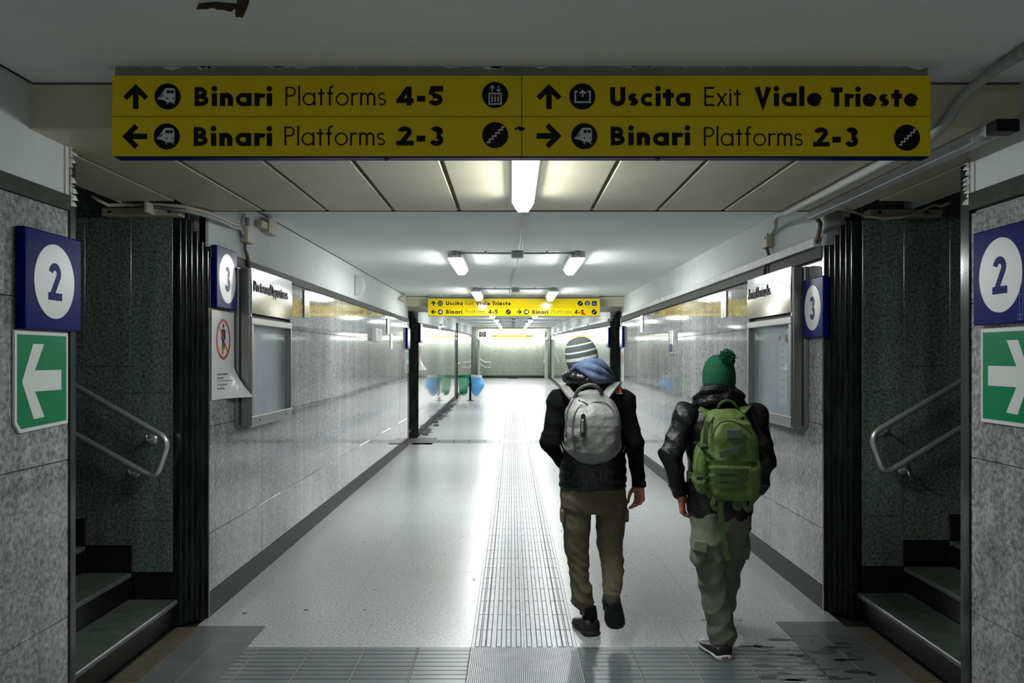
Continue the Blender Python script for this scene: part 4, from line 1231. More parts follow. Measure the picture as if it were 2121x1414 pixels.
b = MB(); b.poly([Q(1129,685,45),Q(1134,687,45),Q(1133,700,45),Q(1133.5,728,45),Q(1131.5,728,45),Q(1131,702,45),Q(1127,696,45)], (0,.03,0)); b.build('strip', M_white, root)

# waste bags on a post
D0 = 28.36
M_bagg = mat('thin green bag', (40,170,110), .35, alpha=.62, col2=(70,190,140), nscale=6, bump=.5, bscale=12, obj=True)
M_bagb = mat('thin blue bag', (70,165,232), .35, alpha=.85, col2=(140,205,245), nscale=5, bump=.5, bscale=12, obj=True)
def bag(root, x, z, r, m, seed, lump):
    random.seed(seed); b = MB(); n = 22; prof = []
    hs = [0,-.03,-.10,-.20,-.32,-.44,-.54,-.60,-.63]; rr = [1.0,1.04,.98,.94,.88,.80,.66,.42,.1]
    for h, q in zip(hs, rr):
        for k in range(n):
            a = 2*math.pi*k/n
            rad = r*q*(1+.07*math.sin(3*a+h*9+seed)+.05*math.sin(7*a-h*20))
            dx = lump*max(0,math.cos(a))*math.exp(-((h+.28)/.16)**2)
            b.v.append((x+rad*math.cos(a)+dx, D0+rad*math.sin(a), z+h*(1+.12*lump*math.sin(5*a))))
    for i in range(len(hs)-1):
        for k in range(n): b.face([i*n+k,i*n+(k+1)%n,(i+1)*n+(k+1)%n,(i+1)*n+k])
    b.face([(len(hs)-1)*n+k for k in range(n)])
    b.build('bag', m, root, smooth=True)
xp = (974-1060.5)*D0/F
root = thing('waste_bag_stand', (xp, D0, 0), label='black post carrying a see-through green waste bag and a pale blue one', cat='waste stand')
for (px, m, seed, lump, ml) in ((960.2, M_bagg, 1, 0, M_green), (986, M_bagb, 2, .13, M_white)):
    x = (px-1060.5)*D0/F; r = .183; z = .80
    b = MB(); b.ring((x,D0,z), [(r,-.02),(r+.02,-.02),(r+.02,.05),(r,.05),(r,-.02)], 24, close=False); b.build('ring', ml, root)
    bag(root, x, z-.01, r, m, seed, lump)
    MB().tube([(xp,D0,z),(x-(r if x > xp else -r),D0,z)], .012, 6).build('arm', M_ink, root)
    if m is M_bagg:
        b = MB(); random.seed(8)
        for k in range(7): b.ring((x+random.uniform(-.07,.07),D0+random.uniform(-.06,.06),z-.52+random.uniform(-.03,.06)), [(.01,-.05),(.06,-.03),(.07,.01),(.05,.05),(.01,.06)], 7)
        o = b.build('rubbish', M_ink, root); o['kind'] = 'stuff'
MB().bbox(xp-.035,xp+.035,D0-.035,D0+.035,0.01,.87,.01).build('post', M_ink, root)
MB().ring((xp,D0,0), [(.12,0),(.12,.012),(.05,.02)], 16).build('foot', M_ink, root)

# brown scraps hanging from the near ceiling
root = thing('hanging_scrap', (-.87, 2.6, 2.55), label='curled brown scrap of peeled material hanging from the near ceiling', cat='scrap')
def scrap(poly, D, curl, name):
    b = MB(); pts = [P(px,py,D) for px,py in poly]; n = len(pts)
    c = sum(pts, Vector())/n
    for lay in (0,.004):
        for p in pts:
            t = (p-c).length; b.v.append((p.x, p.y+lay+curl*(t*t)*6, p.z))
        b.v.append((c.x, c.y+lay, c.z))
    for i in range(n):
        j = (i+1) % n; b.face([i,j,n]); b.face([n+1+j,n+1+i,2*n+1]); b.face([i,n+1+i,n+1+j,j])
    b.build(name, M_brownscrap, root)
scrap([(403,15),(418,-14),(430,-30),(500,-30),(492,8),(475,22),(463,19),(448,19),(440,15),(428,17),(414,16)], 2.62, .5, 'wide_flake')
scrap([(489,-30),(517,-30),(516,4),(509,22),(502,38),(496,35),(489,36),(487,26),(491,5)], 2.60, -.4, 'narrow_flake')
# ------------------------------------------------------------------ soft bodies: fields turned into meshes
class Grid:
    def __init__(s, lo, hi, h):
        s.lo = np.array(lo, float); s.h = h
        n = np.ceil((np.array(hi)-s.lo)/h).astype(int)+1
        ax = [s.lo[i]+h*np.arange(n[i]) for i in range(3)]
        s.X, s.Y, s.Z = np.meshgrid(*ax, indexing='ij')
        s.F = np.full(s.X.shape, 9.0)
    def cap(s, a, b, ra, rb=None, sy=1.0):
        rb = ra if rb is None else rb
        ax, ay, az = a[0], a[1]/sy, a[2]; bx, by, bz = b[0], b[1]/sy, b[2]
        dx, dy, dz = bx-ax, by-ay, bz-az
        px, py, pz = s.X-ax, s.Y/sy-ay, s.Z-az
        t = np.clip((px*dx+py*dy+pz*dz)/(dx*dx+dy*dy+dz*dz+1e-9), 0, 1)
        return np.sqrt((px-t*dx)**2+(py-t*dy)**2+(pz-t*dz)**2)-(ra+(rb-ra)*t)
    def ell(s, c, r, rot=0.0):
        x, y, z = s.X-c[0], s.Y-c[1], s.Z-c[2]
        if rot:
            ca, sa = math.cos(rot), math.sin(rot); x, z = x*ca+z*sa, -x*sa+z*ca
        k = np.sqrt((x/r[0])**2+(y/r[1])**2+(z/r[2])**2)
        k2 = np.sqrt((x/r[0]**2)**2+(y/r[1]**2)**2+(z/r[2]**2)**2)+1e-9
        return k*(k-1)/k2
    def loft(s, keys, n=2.3, rnd=.02):
        """keys = (z, cx, cy, half width, half depth), bottom to top"""
        K = np.array(sorted(keys)); z = s.Z
        f = [np.interp(z, K[:,0], K[:,i]) for i in (1,2,3,4)]
        k = (np.abs((s.X-f[0])/f[2])**n+np.abs((s.Y-f[1])/f[3])**n)**(1/n)
        d = (k-1)*np.minimum(f[2], f[3])
        e = np.maximum(K[0,0]-z, z-K[-1,0])
        return smax(d, e, rnd)
    def add(s, d, k=.02): s.F = smin(s.F, d, k) if k else np.minimum(s.F, d); return s
    def cut(s, d, k=.01): s.F = smax(s.F, -d, k); return s
    def noise(s, amp, freq, seed=0, st=(1,1,1)):
        r = np.random.RandomState(seed); w = np.zeros(s.X.shape)
        for i in range(5):
            v = r.normal(size=3)*np.array(st)*freq; w += np.sin(s.X*v[0]+s.Y*v[1]+s.Z*v[2]+r.uniform(0,6.3)+2.0*np.sin(s.Z*freq*.35+i+s.X*freq*.2))
        s.F = s.F+w/5*amp; return s
    def folds(s, amp, freq, seed=0, tilt=.5):
        """sharp creases running across the limb"""
        r = np.random.RandomState(seed)
        w = s.Z*freq+tilt*freq*s.X+1.6*np.sin(s.X*freq*.5+s.Y*freq*.3+r.uniform(0,6))+1.2*np.sin(s.Z*freq*.31+s.Y*freq*.4)
        s.F = s.F+amp*(np.abs(np.sin(w*.5))**.6-.6); return s
    def mesh(s):
        F_ = s.F; S0 = F_ < 0; n = F_.shape
        cn = (n[0]-1, n[1]-1, n[2]-1)
        sm = np.zeros(cn+(3,)); ct = np.zeros(cn)
        quads = []; faces_src = []
        for ax in range(3):
            sl0 = [slice(None)]*3; sl1 = [slice(None)]*3
            sl0[ax] = slice(0,-1); sl1[ax] = slice(1,None)
            A, B = F_[tuple(sl0)], F_[tuple(sl1)]
            cr = (A < 0) != (B < 0)
            I = np.argwhere(cr)
            o1, o2 = [(1,2),(2,0),(0,1)][ax]
            ok = (I[:,o1] > 0)&(I[:,o1] < n[o1]-1)&(I[:,o2] > 0)&(I[:,o2] < n[o2]-1)
            I = I[ok]
            a = A[tuple(I.T)]; b = B[tuple(I.T)]; t = a/(a-b)
            pos = I.astype(float); pos[:,ax] += t
            cells = []
            for (p,q) in ((-1,-1),(0,-1),(0,0),(-1,0)):
                J = I.copy(); J[:,o1] += p; J[:,o2] += q; cells.append(J)
                np.add.at(sm, tuple(J.T), pos); np.add.at(ct, tuple(J.T), 1)
            faces_src.append((cells, a < 0))
        idx = -np.ones(cn, int); m = ct > 0; idx[m] = np.arange(m.sum())
        V = sm[m]/ct[m][:,None]*s.h+s.lo
        Fs = []
        for cells, ins in faces_src:
            q = np.stack([idx[tuple(J.T)] for J in cells], 1)
            q[~ins] = q[~ins][:,::-1]; Fs.append(q)
        return V, np.concatenate(Fs)
def smin(a, b, k):
    h = np.clip(.5+.5*(b-a)/k, 0, 1); return b+(a-b)*h-k*h*(1-h)
def smax(a, b, k): return -smin(-a, -b, k)
def solid(g, name, m, parent, **tags):
    V, Q_ = g.mesh()
    b = MB(); b.v = [tuple(v) for v in V]; b.f = [tuple(int(i) for i in q) for q in Q_]; b.m = [0]*len(b.f)
    return b.build(name, m, parent, smooth=True, fix=False, **tags)
def PX(px, D): return (px-1060.5)*D/F
def PZ(py, D): return H-(py-738.0)*D/F
def pt(px, py, D): return (PX(px,D), D, PZ(py,D))

M_skin = mat('skin', (176,112,88), .5, col2=(190,124,100), nscale=20, obj=True)
M_fleece = mat('black fleece', (10,13,11), .95, bump=.5, bscale=220, obj=True, spec=.15)
M_puffer = mat('black quilted nylon', (7,9,11), .34, bump=.35, bscale=38, obj=True, dist=.02)
M_shell = mat('black shell fabric', (6,8,11), .5, bump=.6, bscale=16, obj=True, dist=.03)
M_olive = mat('olive brown trousers', (88,82,60), .85, col2=(98,91,68), nscale=30, obj=True, bump=.25, bscale=30, dist=.02)
M_ggreen = mat('grey green trousers', (98,102,84), .85, col2=(110,114,95), nscale=24, obj=True, bump=.25, bscale=26, dist=.02)
M_gwool = mat('grey wool', (84,92,88), .95, bump=.6, bscale=260, obj=True)
M_wwool = mat('white wool', (205,210,206), .95)
M_grwool = mat('green wool', (8,78,52), .95, col2=(12,92,62), nscale=90, obj=True, bump=.5, bscale=240)
M_denim = mat('blue jersey', (74,92,120), .9, col2=(88,106,134), nscale=160, obj=True, bump=.4, bscale=200)
M_gpack = mat('grey backpack cloth', (112,114,108), .5, col2=(134,136,130), nscale=6, obj=True, bump=.5, bscale=14, dist=.03)
M_gpackd = mat('dark grey webbing', (84,86,80), .6)
M_pgreen = mat('green pack cloth', (74,98,40), .75, col2=(88,112,50), nscale=12, obj=True, bump=.5, bscale=22, dist=.02)
M_pgreend = mat('dark green webbing', (58,78,34), .75)
M_patch = mat('grey green patch', (78,92,78), .85)
M_shoe = mat('black shoe', (12,13,13), .5, obj=True, bump=.3, bscale=120)
M_sole = mat('black rubber sole', (22,23,23), .65, obj=True, bump=.6, bscale=70)
M_wsole = mat('white rubber sole', (205,206,202), .5)
M_orange = mat('orange emblem', (232,96,34), .6)
M_hair = mat('dark hair', (32,24,18), .8)
M_eyew = mat('eye white', (220,220,215), .3)

def hand(wrist, dirv, side_v, thumb_sign, curl, L_=.185):
    """wrist, direction of the fingers, direction from little finger to index; returns joined field mesh"""
    w = Vector(wrist); d = Vector(dirv).normalized(); s = Vector(side_v); s = (s-d*s.dot(d)).normalized(); c = Vector(curl); c = (c-d*c.dot(d)).normalized()
    lo = w-Vector((.14,.14,.22)); hi = w+Vector((.14,.14,.08)); g = Grid(lo, hi, .0042)
    g.add(g.cap(w-d*.05, w+d*.01, .026, .026, 1.0), .01)
    for k, off in enumerate((-.030,-.010,.010,.030)):
        g.add(g.cap(w+s*off*.6, w+s*off+d*.085, .017, .0125), .012)
    lens = (.058,.072,.078,.070); rs = (.0078,.0088,.0092,.009)
    F1 = g.F.copy(); fin = None
    for k, off in enumerate((-.031,-.0105,.0105,.031)):
        l = lens[k]; r = rs[k]; kn = w+s*off+d*.085; ck = .35+.08*(3-k)
        p1 = kn+(d*math.cos(ck)+c*math.sin(ck))*l*.45
        p2 = p1+(d*math.cos(ck*2.2)+c*math.sin(ck*2.2))*l*.32
        p3 = p2+(d*math.cos(ck*3.0)+c*math.sin(ck*3.0))*l*.27
        f = np.minimum(np.minimum(g.cap(kn,p1,r*1.12,r), g.cap(p1,p2,r,r*.93)), g.cap(p2,p3,r*.93,r*.8))
        fin = f if fin is None else np.minimum(fin, f)
    g.F = smin(g.F, fin, .004)
    t0 = w+s*.022+d*.02+c*.012; t1 = w+s*.048+d*.052+c*.022; t2 = t1+(d*.95+s*.12+c*.25).normalized()*.034; t3 = t2+(d*1.0-s*.05+c*.2).normalized()*.026
    th = np.minimum(np.minimum(g.cap(t0,t1,.016,.0115), g.cap(t1,t2,.011,.0098)), g.cap(t2,t3,.0098,.008))
    g.F = smin(g.F, th, .006)
    return g.mesh()
def body(parent, head, hr, neck, chest, hips, arms, legs, feet, hands):
    allp = [head, chest, hips]+[p for a in arms for p in a]+[p for l in legs for p in l]+feet
    lo = [min(p[i] for p in allp)-.16 for i in range(3)]; hi = [max(p[i] for p in allp)+.16 for i in range(3)]
    g = Grid(lo, hi, .013)
    g.add(g.ell(head, hr), .02)
    g.add(g.ell((head[0],head[1]+hr[1]*.45,head[2]-hr[2]*.45), (hr[0]*.72,hr[1]*.6,hr[2]*.55)), .03)      # jaw
    g.add(g.cap((head[0],head[1]-.02,head[2]-.06), neck, .052, .058), .03)
    g.add(g.cap(neck, chest, .07, .11, .8), .05); g.add(g.cap(chest, hips, .125, .12, .75), .05)
    for a in arms:
        g.add(g.cap(a[0],a[1],.042,.034), .02); g.add(g.cap(a[1],a[2],.033,.024), .02)
    for l in legs:
        g.add(g.cap(l[0],l[1],.060,.042), .03); g.add(g.cap(l[1],l[2],.040,.027), .02)
    for l, f in zip(legs, feet): g.add(g.cap(l[2], f, .026, .018), .015)
    V, Q_ = g.mesh()
    # finer face: nose, brow, ears, lips
    hx, hy, hz = head
    g2 = Grid((hx-.13,hy-.14,hz-.17), (hx+.13,hy+.17,hz+.15), .0065)
    g2.add(g2.ell(head, (hr[0]*1.01,hr[1]*1.01,hr[2]*1.01)), .02)
    g2.add(g2.ell((hx,hy+hr[1]*.45,hz-hr[2]*.45), (hr[0]*.73,hr[1]*.61,hr[2]*.56)), .03)
    fy = hy+hr[1]
    g2.add(g2.cap((hx,fy-.006,hz+.005),(hx,fy+.016,hz-.035),.009,.013), .012)
    g2.add(g2.cap((hx-.035,fy-.022,hz+.022),(hx+.035,fy-.022,hz+.022),.010,.010), .02)
    g2.add(g2.cap((hx-.018,fy+.004,hz-.066),(hx+.018,fy+.004,hz-.066),.008,.008), .012)
    for s in (-1,1):
        g2.cut(g2.ell((hx+s*.031,fy-.006,hz+.002),(.017,.014,.010)), .008)
        g2.add(g2.ell((hx+s*(hr[0]+.004),hy+.005,hz-.01),(.009,.018,.030)), .008)
    parts = [(V,Q_), g2.mesh()]+hands
    b = MB()
    for (v, q) in parts:
        o = len(b.v); b.v += [tuple(x) for x in v]; b.f += [tuple(int(i)+o for i in f) for f in q]; b.m += [0]*len(q)
    o = b.build('body', M_skin, parent, smooth=True, fix=False)
    for s in (-1,1):
        e = MB(); e.ring((hx+s*.031,fy-.017,hz+.002), [(.001,-.011),(.008,-.008),(.011,0),(.008,.008),(.001,.011)], 12, axis='y'); e.build('eye', M_eyew, o, smooth=True)
    return o
def knit_hat(parent, base, axis, rad, ht, prof, m, name, ribs=44, stripes=(), m2=None, sx=1.0):
    """ribbed cap; prof = [(relative radius, relative height)]"""
    ax = Vector(axis).normalized(); rotm = Vector((0,0,1)).rotation_difference(ax).to_matrix()
    n = ribs*4; rows_ = 30; b = MB()
    ps = np.array(prof)
    for j in range(rows_+1):
        t = j/rows_; h = np.interp(t, np.linspace(0,1,len(ps)), ps[:,1]); r = np.interp(t, np.linspace(0,1,len(ps)), ps[:,0])
        for k in range(n):
            a = 2*math.pi*k/n; q = rad*r*(1+.016*math.sin(ribs*a)+.01*math.sin(3*a+4*t))
            v = rotm @ Vector((q*math.cos(a)*sx, q*math.sin(a)*1.08, ht*h))
            b.v.append(tuple(Vector(base)+v))
    for j in range(rows_):
        mi = 1 if any(a <= (j+.5)/rows_ < c for a,c in stripes) else 0
        for k in range(n): b.face([j*n+k,j*n+(k+1)%n,(j+1)*n+(k+1)%n,(j+1)*n+k], mi)
    b.face([rows_*n+k for k in range(n)]); b.face([k for k in range(n)][::-1])
    return b.build(name, [m, m2] if m2 else m, parent, smooth=True, fix=False)
def shoe(parent, heel, toe, up, w, m, ms, name='shoe', hgt=.085, collar=None, white=False):
    """shoe from heel to toe with a separate sole"""
    h, t = Vector(heel), Vector(toe); y = (t-h); L_ = y.length; y.normalize()
    z = Vector(up); z = (z-y*z.dot(y)).normalized(); x = y.cross(z)
    def bld(nm, keys, mt, par):
        b = MB(); n = 20
        for (u, hw, z0, z1) in keys:
            for k in range(n):
                a = 2*math.pi*k/n; ca, sa = math.cos(a), math.sin(a)
                e = .62
                px_ = math.copysign(abs(ca)**e, ca)*hw; pz_ = z0+(z1-z0)*(.5+.5*math.copysign(abs(sa)**e, sa))
                b.v.append(tuple(h+y*(u*L_)+x*px_+z*pz_))
        for i in range(len(keys)-1):
            for k in range(n): b.face([i*n+k,i*n+(k+1)%n,(i+1)*n+(k+1)%n,(i+1)*n+k])
        b.face([k for k in range(n)]); b.face([(len(keys)-1)*n+k for k in range(n)][::-1])
        return b.build(nm, mt, par, smooth=True)
    up_ = bld(name, [(0,w*.30,.02,.05),(.02,w*.42,.012,hgt),(.08,w*.46,.012,hgt*1.08),(.25,w*.45,.012,hgt*1.05),(.36,w*.46,.012,hgt*.96),(.5,w*.49,.012,hgt*.80),(.68,w*.52,.012,hgt*.62),(.84,w*.48,.012,hgt*.5),(.95,w*.36,.012,hgt*.4),(1,w*.2,.012,hgt*.26)], m, parent)
    bld('sole', [(-.02,w*.28,0,.03),(.02,w*.46,0,.032),(.2,w*.47,0,.03),(.4,w*.45,.002,.026),(.65,w*.55,0,.026),(.85,w*.51,.002,.026),(.97,w*.36,.006,.028),(1.02,w*.16,.012,.028)], ms, up_)
    if collar:
        b = MB(); c = h+y*L_*.17+z*hgt*.9; b.tube([c-z*.04, c+Vector(collar)*.4, c+Vector(collar)*1.15], [.047,.044,.039], 16); b.build('sock', M_fleece, up_, smooth=True)
    return up_
def strap(parent, pts, w, t, m, name='strap', normal=(0,-1,0), **tags):
    """flat webbing through points"""
    b = MB(); P_ = [Vector(p) for p in pts]; N_ = Vector(normal)
    for i, p in enumerate(P_):
        d = (P_[min(i+1,len(P_)-1)]-P_[max(i-1,0)]).normalized(); s = d.cross(N_)
        if s.length < 1e-3: s = Vector((1,0,0))
        s.normalize(); nn = s.cross(d).normalized()
        for a, c in ((-1,-1),(1,-1),(1,1),(-1,1)): b.v.append(tuple(p+s*w/2*a+nn*t/2*c))
    for i in range(len(P_)-1):
        for k in range(4): b.face([i*4+k,i*4+(k+1)%4,(i+1)*4+(k+1)%4,(i+1)*4+k])
    b.face([0,1,2,3][::-1]); b.face([(len(P_)-1)*4+k for k in range(4)])
    return b.build(name, m, parent, **tags)
def smooth_pts(pts, n=6):
    """Catmull-Rom through the points"""
    P_ = [Vector(p) for p in pts]; out = []
    for i in range(len(P_)-1):
        a, b, c, d = P_[max(i-1,0)], P_[i], P_[i+1], P_[min(i+2,len(P_)-1)]
        for k in range(n):
            t = k/n; out.append(.5*((2*b)+(c-a)*t+(2*a-5*b+4*c-d)*t*t+(3*b-a-3*c+d)*t**3))
    out.append(P_[-1]); return out

# ================================================================== person with the striped beanie
D1 = 5.0
p1 = thing('person', (PX(1228,D1), D1, 0), label='person in grey striped beanie, black quilted jacket and olive cuffed trousers, walking away', cat='person')
sh_l, el_l, wr_l = pt(1160,832,5.0), pt(1139,915,4.96), pt(1172,966,5.10)
sh_r, el_r, wr_r = pt(1289,832,5.0), pt(1313,918,4.97), pt(1323,1000,5.0)
hip_l, kn_l, an_l = pt(1200,1045,5.02), pt(1197,1160,5.05), pt(1216,1272,5.06)
hip_r, kn_r, an_r = pt(1262,1045,5.02), pt(1265,1165,5.04), pt(1267,1242,4.80)
hd = pt(1208,752,5.03)
hR = hand(pt(1324,1003,5.0), (.02,.02,-1), (-.55,.85,0), 1, (-1,-.25,0))
hL = hand(pt(1176,972,5.12), (.6,.3,-.9), (0,1,.3), 1, (.5,.5,0))
body(p1, hd, (.078,.098,.118), pt(1222,800,5.02), pt(1226,850,5.03), pt(1230,1010,5.02), [(sh_l,el_l,wr_l),(sh_r,el_r,wr_r)],
     [(hip_l,kn_l,an_l),(hip_r,kn_r,an_r)], [pt(1206,1298,5.18), pt(1270,1272,4.85)], [hR, hL])
# jacket
g = Grid((PX(1140,5)-.05,4.80,PZ(1030,5)), (PX(1312,5)+.05,5.24,PZ(775,5)), .0085)
K = lambda py, l, r, cy, b_: (PZ(py,5), (PX(l,5)+PX(r,5))/2, cy, (PX(r,5)-PX(l,5))/2, b_)
g.add(g.loft([K(1013,1161,1294,5.02,.130),K(1003,1159,1297,5.02,.136),K(985,1160,1297,5.02,.138),K(950,1161,1296,5.02,.138),K(905,1160,1296,5.02,.142),K(865,1156,1297,5.02,.146),K(835,1150,1302,5.02,.136),K(814,1150,1301,5.02,.115),K(800,1168,1284,5.02,.10),K(790,1186,1264,5.02,.085),K(780,1196,1254,5.02,.075)], 2.4, .02), 0)
q = (g.Z+.035*np.sin((g.X-.48)*6))/.052
g.F = g.F-.0075*(np.abs(np.sin(math.pi*q))**.45-.75)*(g.Z < PZ(822,5))
g.noise(.004, 30, 3)
jk = solid(g, 'jacket', M_puffer, p1)
for (a,b_,c,nm,sd) in ((sh_l,el_l,wr_l,'sleeve',1),(sh_r,el_r,wr_r,'sleeve',2)):
    lo = [min(a[i],b_[i],c[i])-.11 for i in range(3)]; hi = [max(a[i],b_[i],c[i])+.11 for i in range(3)]
    g = Grid(lo, hi, .0085)
    mid = [(b_[i]*.45+c[i]*.55) for i in range(3)]
    g.add(g.cap(a,b_,.070,.052), .02); g.add(g.cap(b_,c,.053,.040), .04); g.add(g.ell(a,(.078,.085,.075)), .03)
    g.folds(.006, 75, sd, .6); g.noise(.003, 40, sd)
    if sd == 2: g.F = smax(g.F, (PZ(1006,5)-g.Z), .006)
    solid(g, nm, M_fleece, jk)
b = MB(); b.ring((PX(1323.5,5),5.0,PZ(1008,5)), [(.038,0),(.043,.004),(.042,.03),(.040,.034),(.036,.034),(.036,0)], 20); b.build('cuff', M_fleece, jk, smooth=True)
# quilted hood and the blue hood over it
g = Grid((PX(1150,4.9),4.72,PZ(815,4.9)), (PX(1285,4.9),5.16,PZ(745,4.9)), .007)
g.add(g.ell(pt(1216,786,4.95), (.150,.125,.062), -.10), 0)
g.cut(g.ell(pt(1212,752,5.08), (.085,.085,.10)), .02)
q = (g.X-g.Z*.8)/.042; q2 = (g.Z+.5*g.X)/.045
g.F = g.F-.006*(np.minimum(np.abs(np.sin(math.pi*q)),np.abs(np.sin(math.pi*q2)))**.5-.6)
g.noise(.004, 45, 7)
solid(g, 'quilted_hood', M_puffer, jk)
g = Grid((PX(1170,4.9),4.70,PZ(808,4.9)), (PX(1285,4.9),5.12,PZ(732,4.9)), .0065)
def arcpts(l): return smooth_pts([pt(*q_) for q_ in l], 4)
for (l, r) in (([(1184,772,4.98),(1198,758,4.90),(1222,750,4.85),(1247,757,4.87),(1262,772,4.93),(1266,785,5.0)], .020),
               ([(1188,768,5.0),(1208,760,4.86),(1230,763,4.82),(1252,774,4.85),(1264,788,4.93)], .018),
               ([(1204,764,4.87),(1218,772,4.83),(1232,781,4.82),(1250,786,4.85),(1262,790,4.92)], .017),
               ([(1222,778,4.83),(1234,788,4.84),(1248,790,4.86)], .013),
               ([(1190,760,5.04),(1212,748,4.96),(1240,750,4.97),(1260,768,5.02)], .020)):
    pp = arcpts(l)
    for i in range(len(pp)-1): g.add(g.cap(pp[i],pp[i+1],r), .012)
g.noise(.003, 60, 2)
solid(g, 'blue_hood', M_denim, jk, label='blue jersey hood folded down over the collar')
# beanie
bx = pt(1209.5,763,5.02)
knit_hat(p1, bx, (-.20,-.06,.98), .098, .190, [(.80,0),(.87,.04),(.93,.12),(.97,.22),(1.0,.34),(.99,.48),(.95,.60),(.87,.72),(.76,.83),(.60,.92),(.36,.98),(.08,1.0)], M_gwool, 'striped_beanie', ribs=40,
         stripes=((.335,.385),(.50,.545),(.655,.70)), m2=M_wwool, sx=.97)
b = MB(); bc = Vector(bx)
# trousers
g = Grid((PX(1155,5)-.03,4.62,PZ(1275,5)), (PX(1302,5)+.03,5.26,PZ(992,5)), .0085)
g.add(g.loft([K(1062,1163,1297,5.02,.118),K(1040,1161,1298,5.02,.126),K(1010,1162,1296,5.02,.125),K(996,1164,1294,5.02,.12)], 2.3, .03), 0)
def limb(g, l, k=.03):
    for i in range(len(l)-1):
        (x,y,D,r), (x2,y2,D2,r2) = l[i], l[i+1]
        g.add(g.cap(pt(x,y,D), pt(x2,y2,D2), r*D/F, r2*D2/F), k)
limb(g, [(1196,1040,5.02,33),(1195,1085,5.03,29),(1194,1130,5.05,25.5),(1199,1165,5.06,22.5),(1200,1195,5.06,21),(1205,1222,5.06,22),(1206,1236,5.06,23)], .012)
limb(g, [(1208,1238,5.06,23),(1214,1250,5.06,15),(1215,1262,5.06,13)], .015)
limb(g, [(1264,1040,5.02,33),(1265,1085,5.03,30),(1263,1125,5.05,26.5),(1268,1160,5.03,23.5),(1269,1185,4.95,22.5),(1269,1208,4.87,21),(1268,1224,4.82,17),(1267,1236,4.80,15)], .012)
q_ = np.clip((PZ(1120,5)-g.Z)/.25, .35, 1); w_ = g.Z*92+40*g.X+2.0*np.sin(g.X*31+1)+1.6*np.sin(g.Z*21+g.Y*12)
g.F = g.F+.011*q_*(np.abs(np.sin(w_*.5))**.7-.6); g.noise(.005, 28, 4, (1,1,.6))
g.cut(g.cap(pt(1228,1068,5.0),pt(1229,1130,5.0),.004,.016,6.0), .012); g.cut(g.cap(pt(1229,1130,5.0),pt(1234,1200,4.98),.014,.03,5.0), .01)
tr = solid(g, 'trousers', M_olive, p1)
for (x,y,D,s_) in ((1164.5,1066,5.0,-1),(1296,1064,5.0,1)):
    b = MB(); c = pt(x,y,D); b.bbox(c[0]-.012,c[0]+.012,c[1]-.06,c[1]+.05,c[2]-.04,c[2]+.04,.009); b.build('cargo_pocket', M_olive, tr)
for (c, r) in ((pt(1215,1262,5.06),.042),(pt(1267.5,1235,4.80),.046)):
    b = MB(); b.ring((c[0],c[1],c[2]-.028), [(r*.9,0),(r,.006),(r*.97,.02),(r,.034),(r*1.02,.05),(r*.95,.056)], 24); b.build('ankle_cuff', M_olive, tr, smooth=True)
# shoes
s1 = shoe(p1, (PX(1227,5.02),5.0,0.0), (PX(1209,5.3)-.035,5.275,0.0), (0,0,1), .112, M_shoe, M_sole, hgt=.092, collar=(-.003,.0,.07))
s2 = shoe(p1, pt(1264,1244,4.765), pt(1277,1305,4.86), (0.12,.82,.5), .108, M_shoe, M_sole, hgt=.09)
b = MB(); c = pt(1266,1244,4.80); b.tube([(c[0],c[1]+.03,c[2]-.05),(c[0],c[1]+.005,c[2]+.02)], [.046,.040], 16); b.build('sock', M_shoe, s2, smooth=True)

# ------------------------------------------------------------------ grey backpack
bp = thing('backpack', (PX(1228,4.8), 4.80, PZ(962,4.75)), label='light grey backpack worn by the person in the striped beanie', cat='backpack')
g = Grid((PX(1160,4.75)-.03,4.62,PZ(975,4.75)-.02), (PX(1296,4.75)+.03,4.93,PZ(805,4.75)+.02), .0075)
DB = 4.76
K = lambda py, l, r, cy, b_: (PZ(py,DB), (PX(l,DB)+PX(r,DB))/2, cy, (PX(r,DB)-PX(l,DB))/2, b_)
g.add(g.loft([K(964,1216,1240,4.80,.03),K(956,1200,1260,4.79,.06),K(945,1186,1276,4.785,.085),K(932,1173,1286,4.78,.10),K(900,1169,1288,4.775,.112),K(870,1169,1285,4.775,.112),K(848,1172,1280,4.78,.105),K(828,1182,1268,4.80,.085),K(814,1198,1254,4.82,.06),K(808,1208,1244,4.83,.04)], 2.7, .03), 0)
# raised front compartment
g.add(g.loft([(PZ(955,DB),PX(1232,DB),4.72,.05,.03),(PZ(935,DB),PX(1232,DB),4.70,.105,.05),(PZ(890,DB),PX(1232,DB),4.69,.122,.055),(PZ(858,DB),PX(1232,DB),4.695,.115,.05),(PZ(838,DB),PX(1232,DB),4.71,.085,.035),(PZ(829,DB),PX(1232,DB),4.73,.04,.02)], 2.5, .02), .012)
g.noise(.006, 22, 5); g.noise(.004, 45, 8, (1,.5,.6))
q = np.sin((g.X*1.1-g.Z)*34+3*np.sin(g.Z*9)); g.F = g.F+.0035*np.abs(q)**.5*(g.Z < PZ(880,DB))*(g.Y < 4.76)
solid(g, 'main_bag', M_gpack, bp)
def onbag(px, py, D=4.655): return pt(px, py, D)
MB().tube(smooth_pts([onbag(1192,938,4.69),onbag(1186,900,4.67),onbag(1187,868,4.67),onbag(1195,848,4.685),onbag(1208,838,4.70),onbag(1216,841,4.70),onbag(1228,833,4.70),onbag(1248,832,4.69),onbag(1264,842,4.68),onbag(1274,862,4.67),onbag(1280,900,4.68),onbag(1278,932,4.69)],5), .0042, 8).build('zip_seam', M_gpackd, bp, smooth=True)
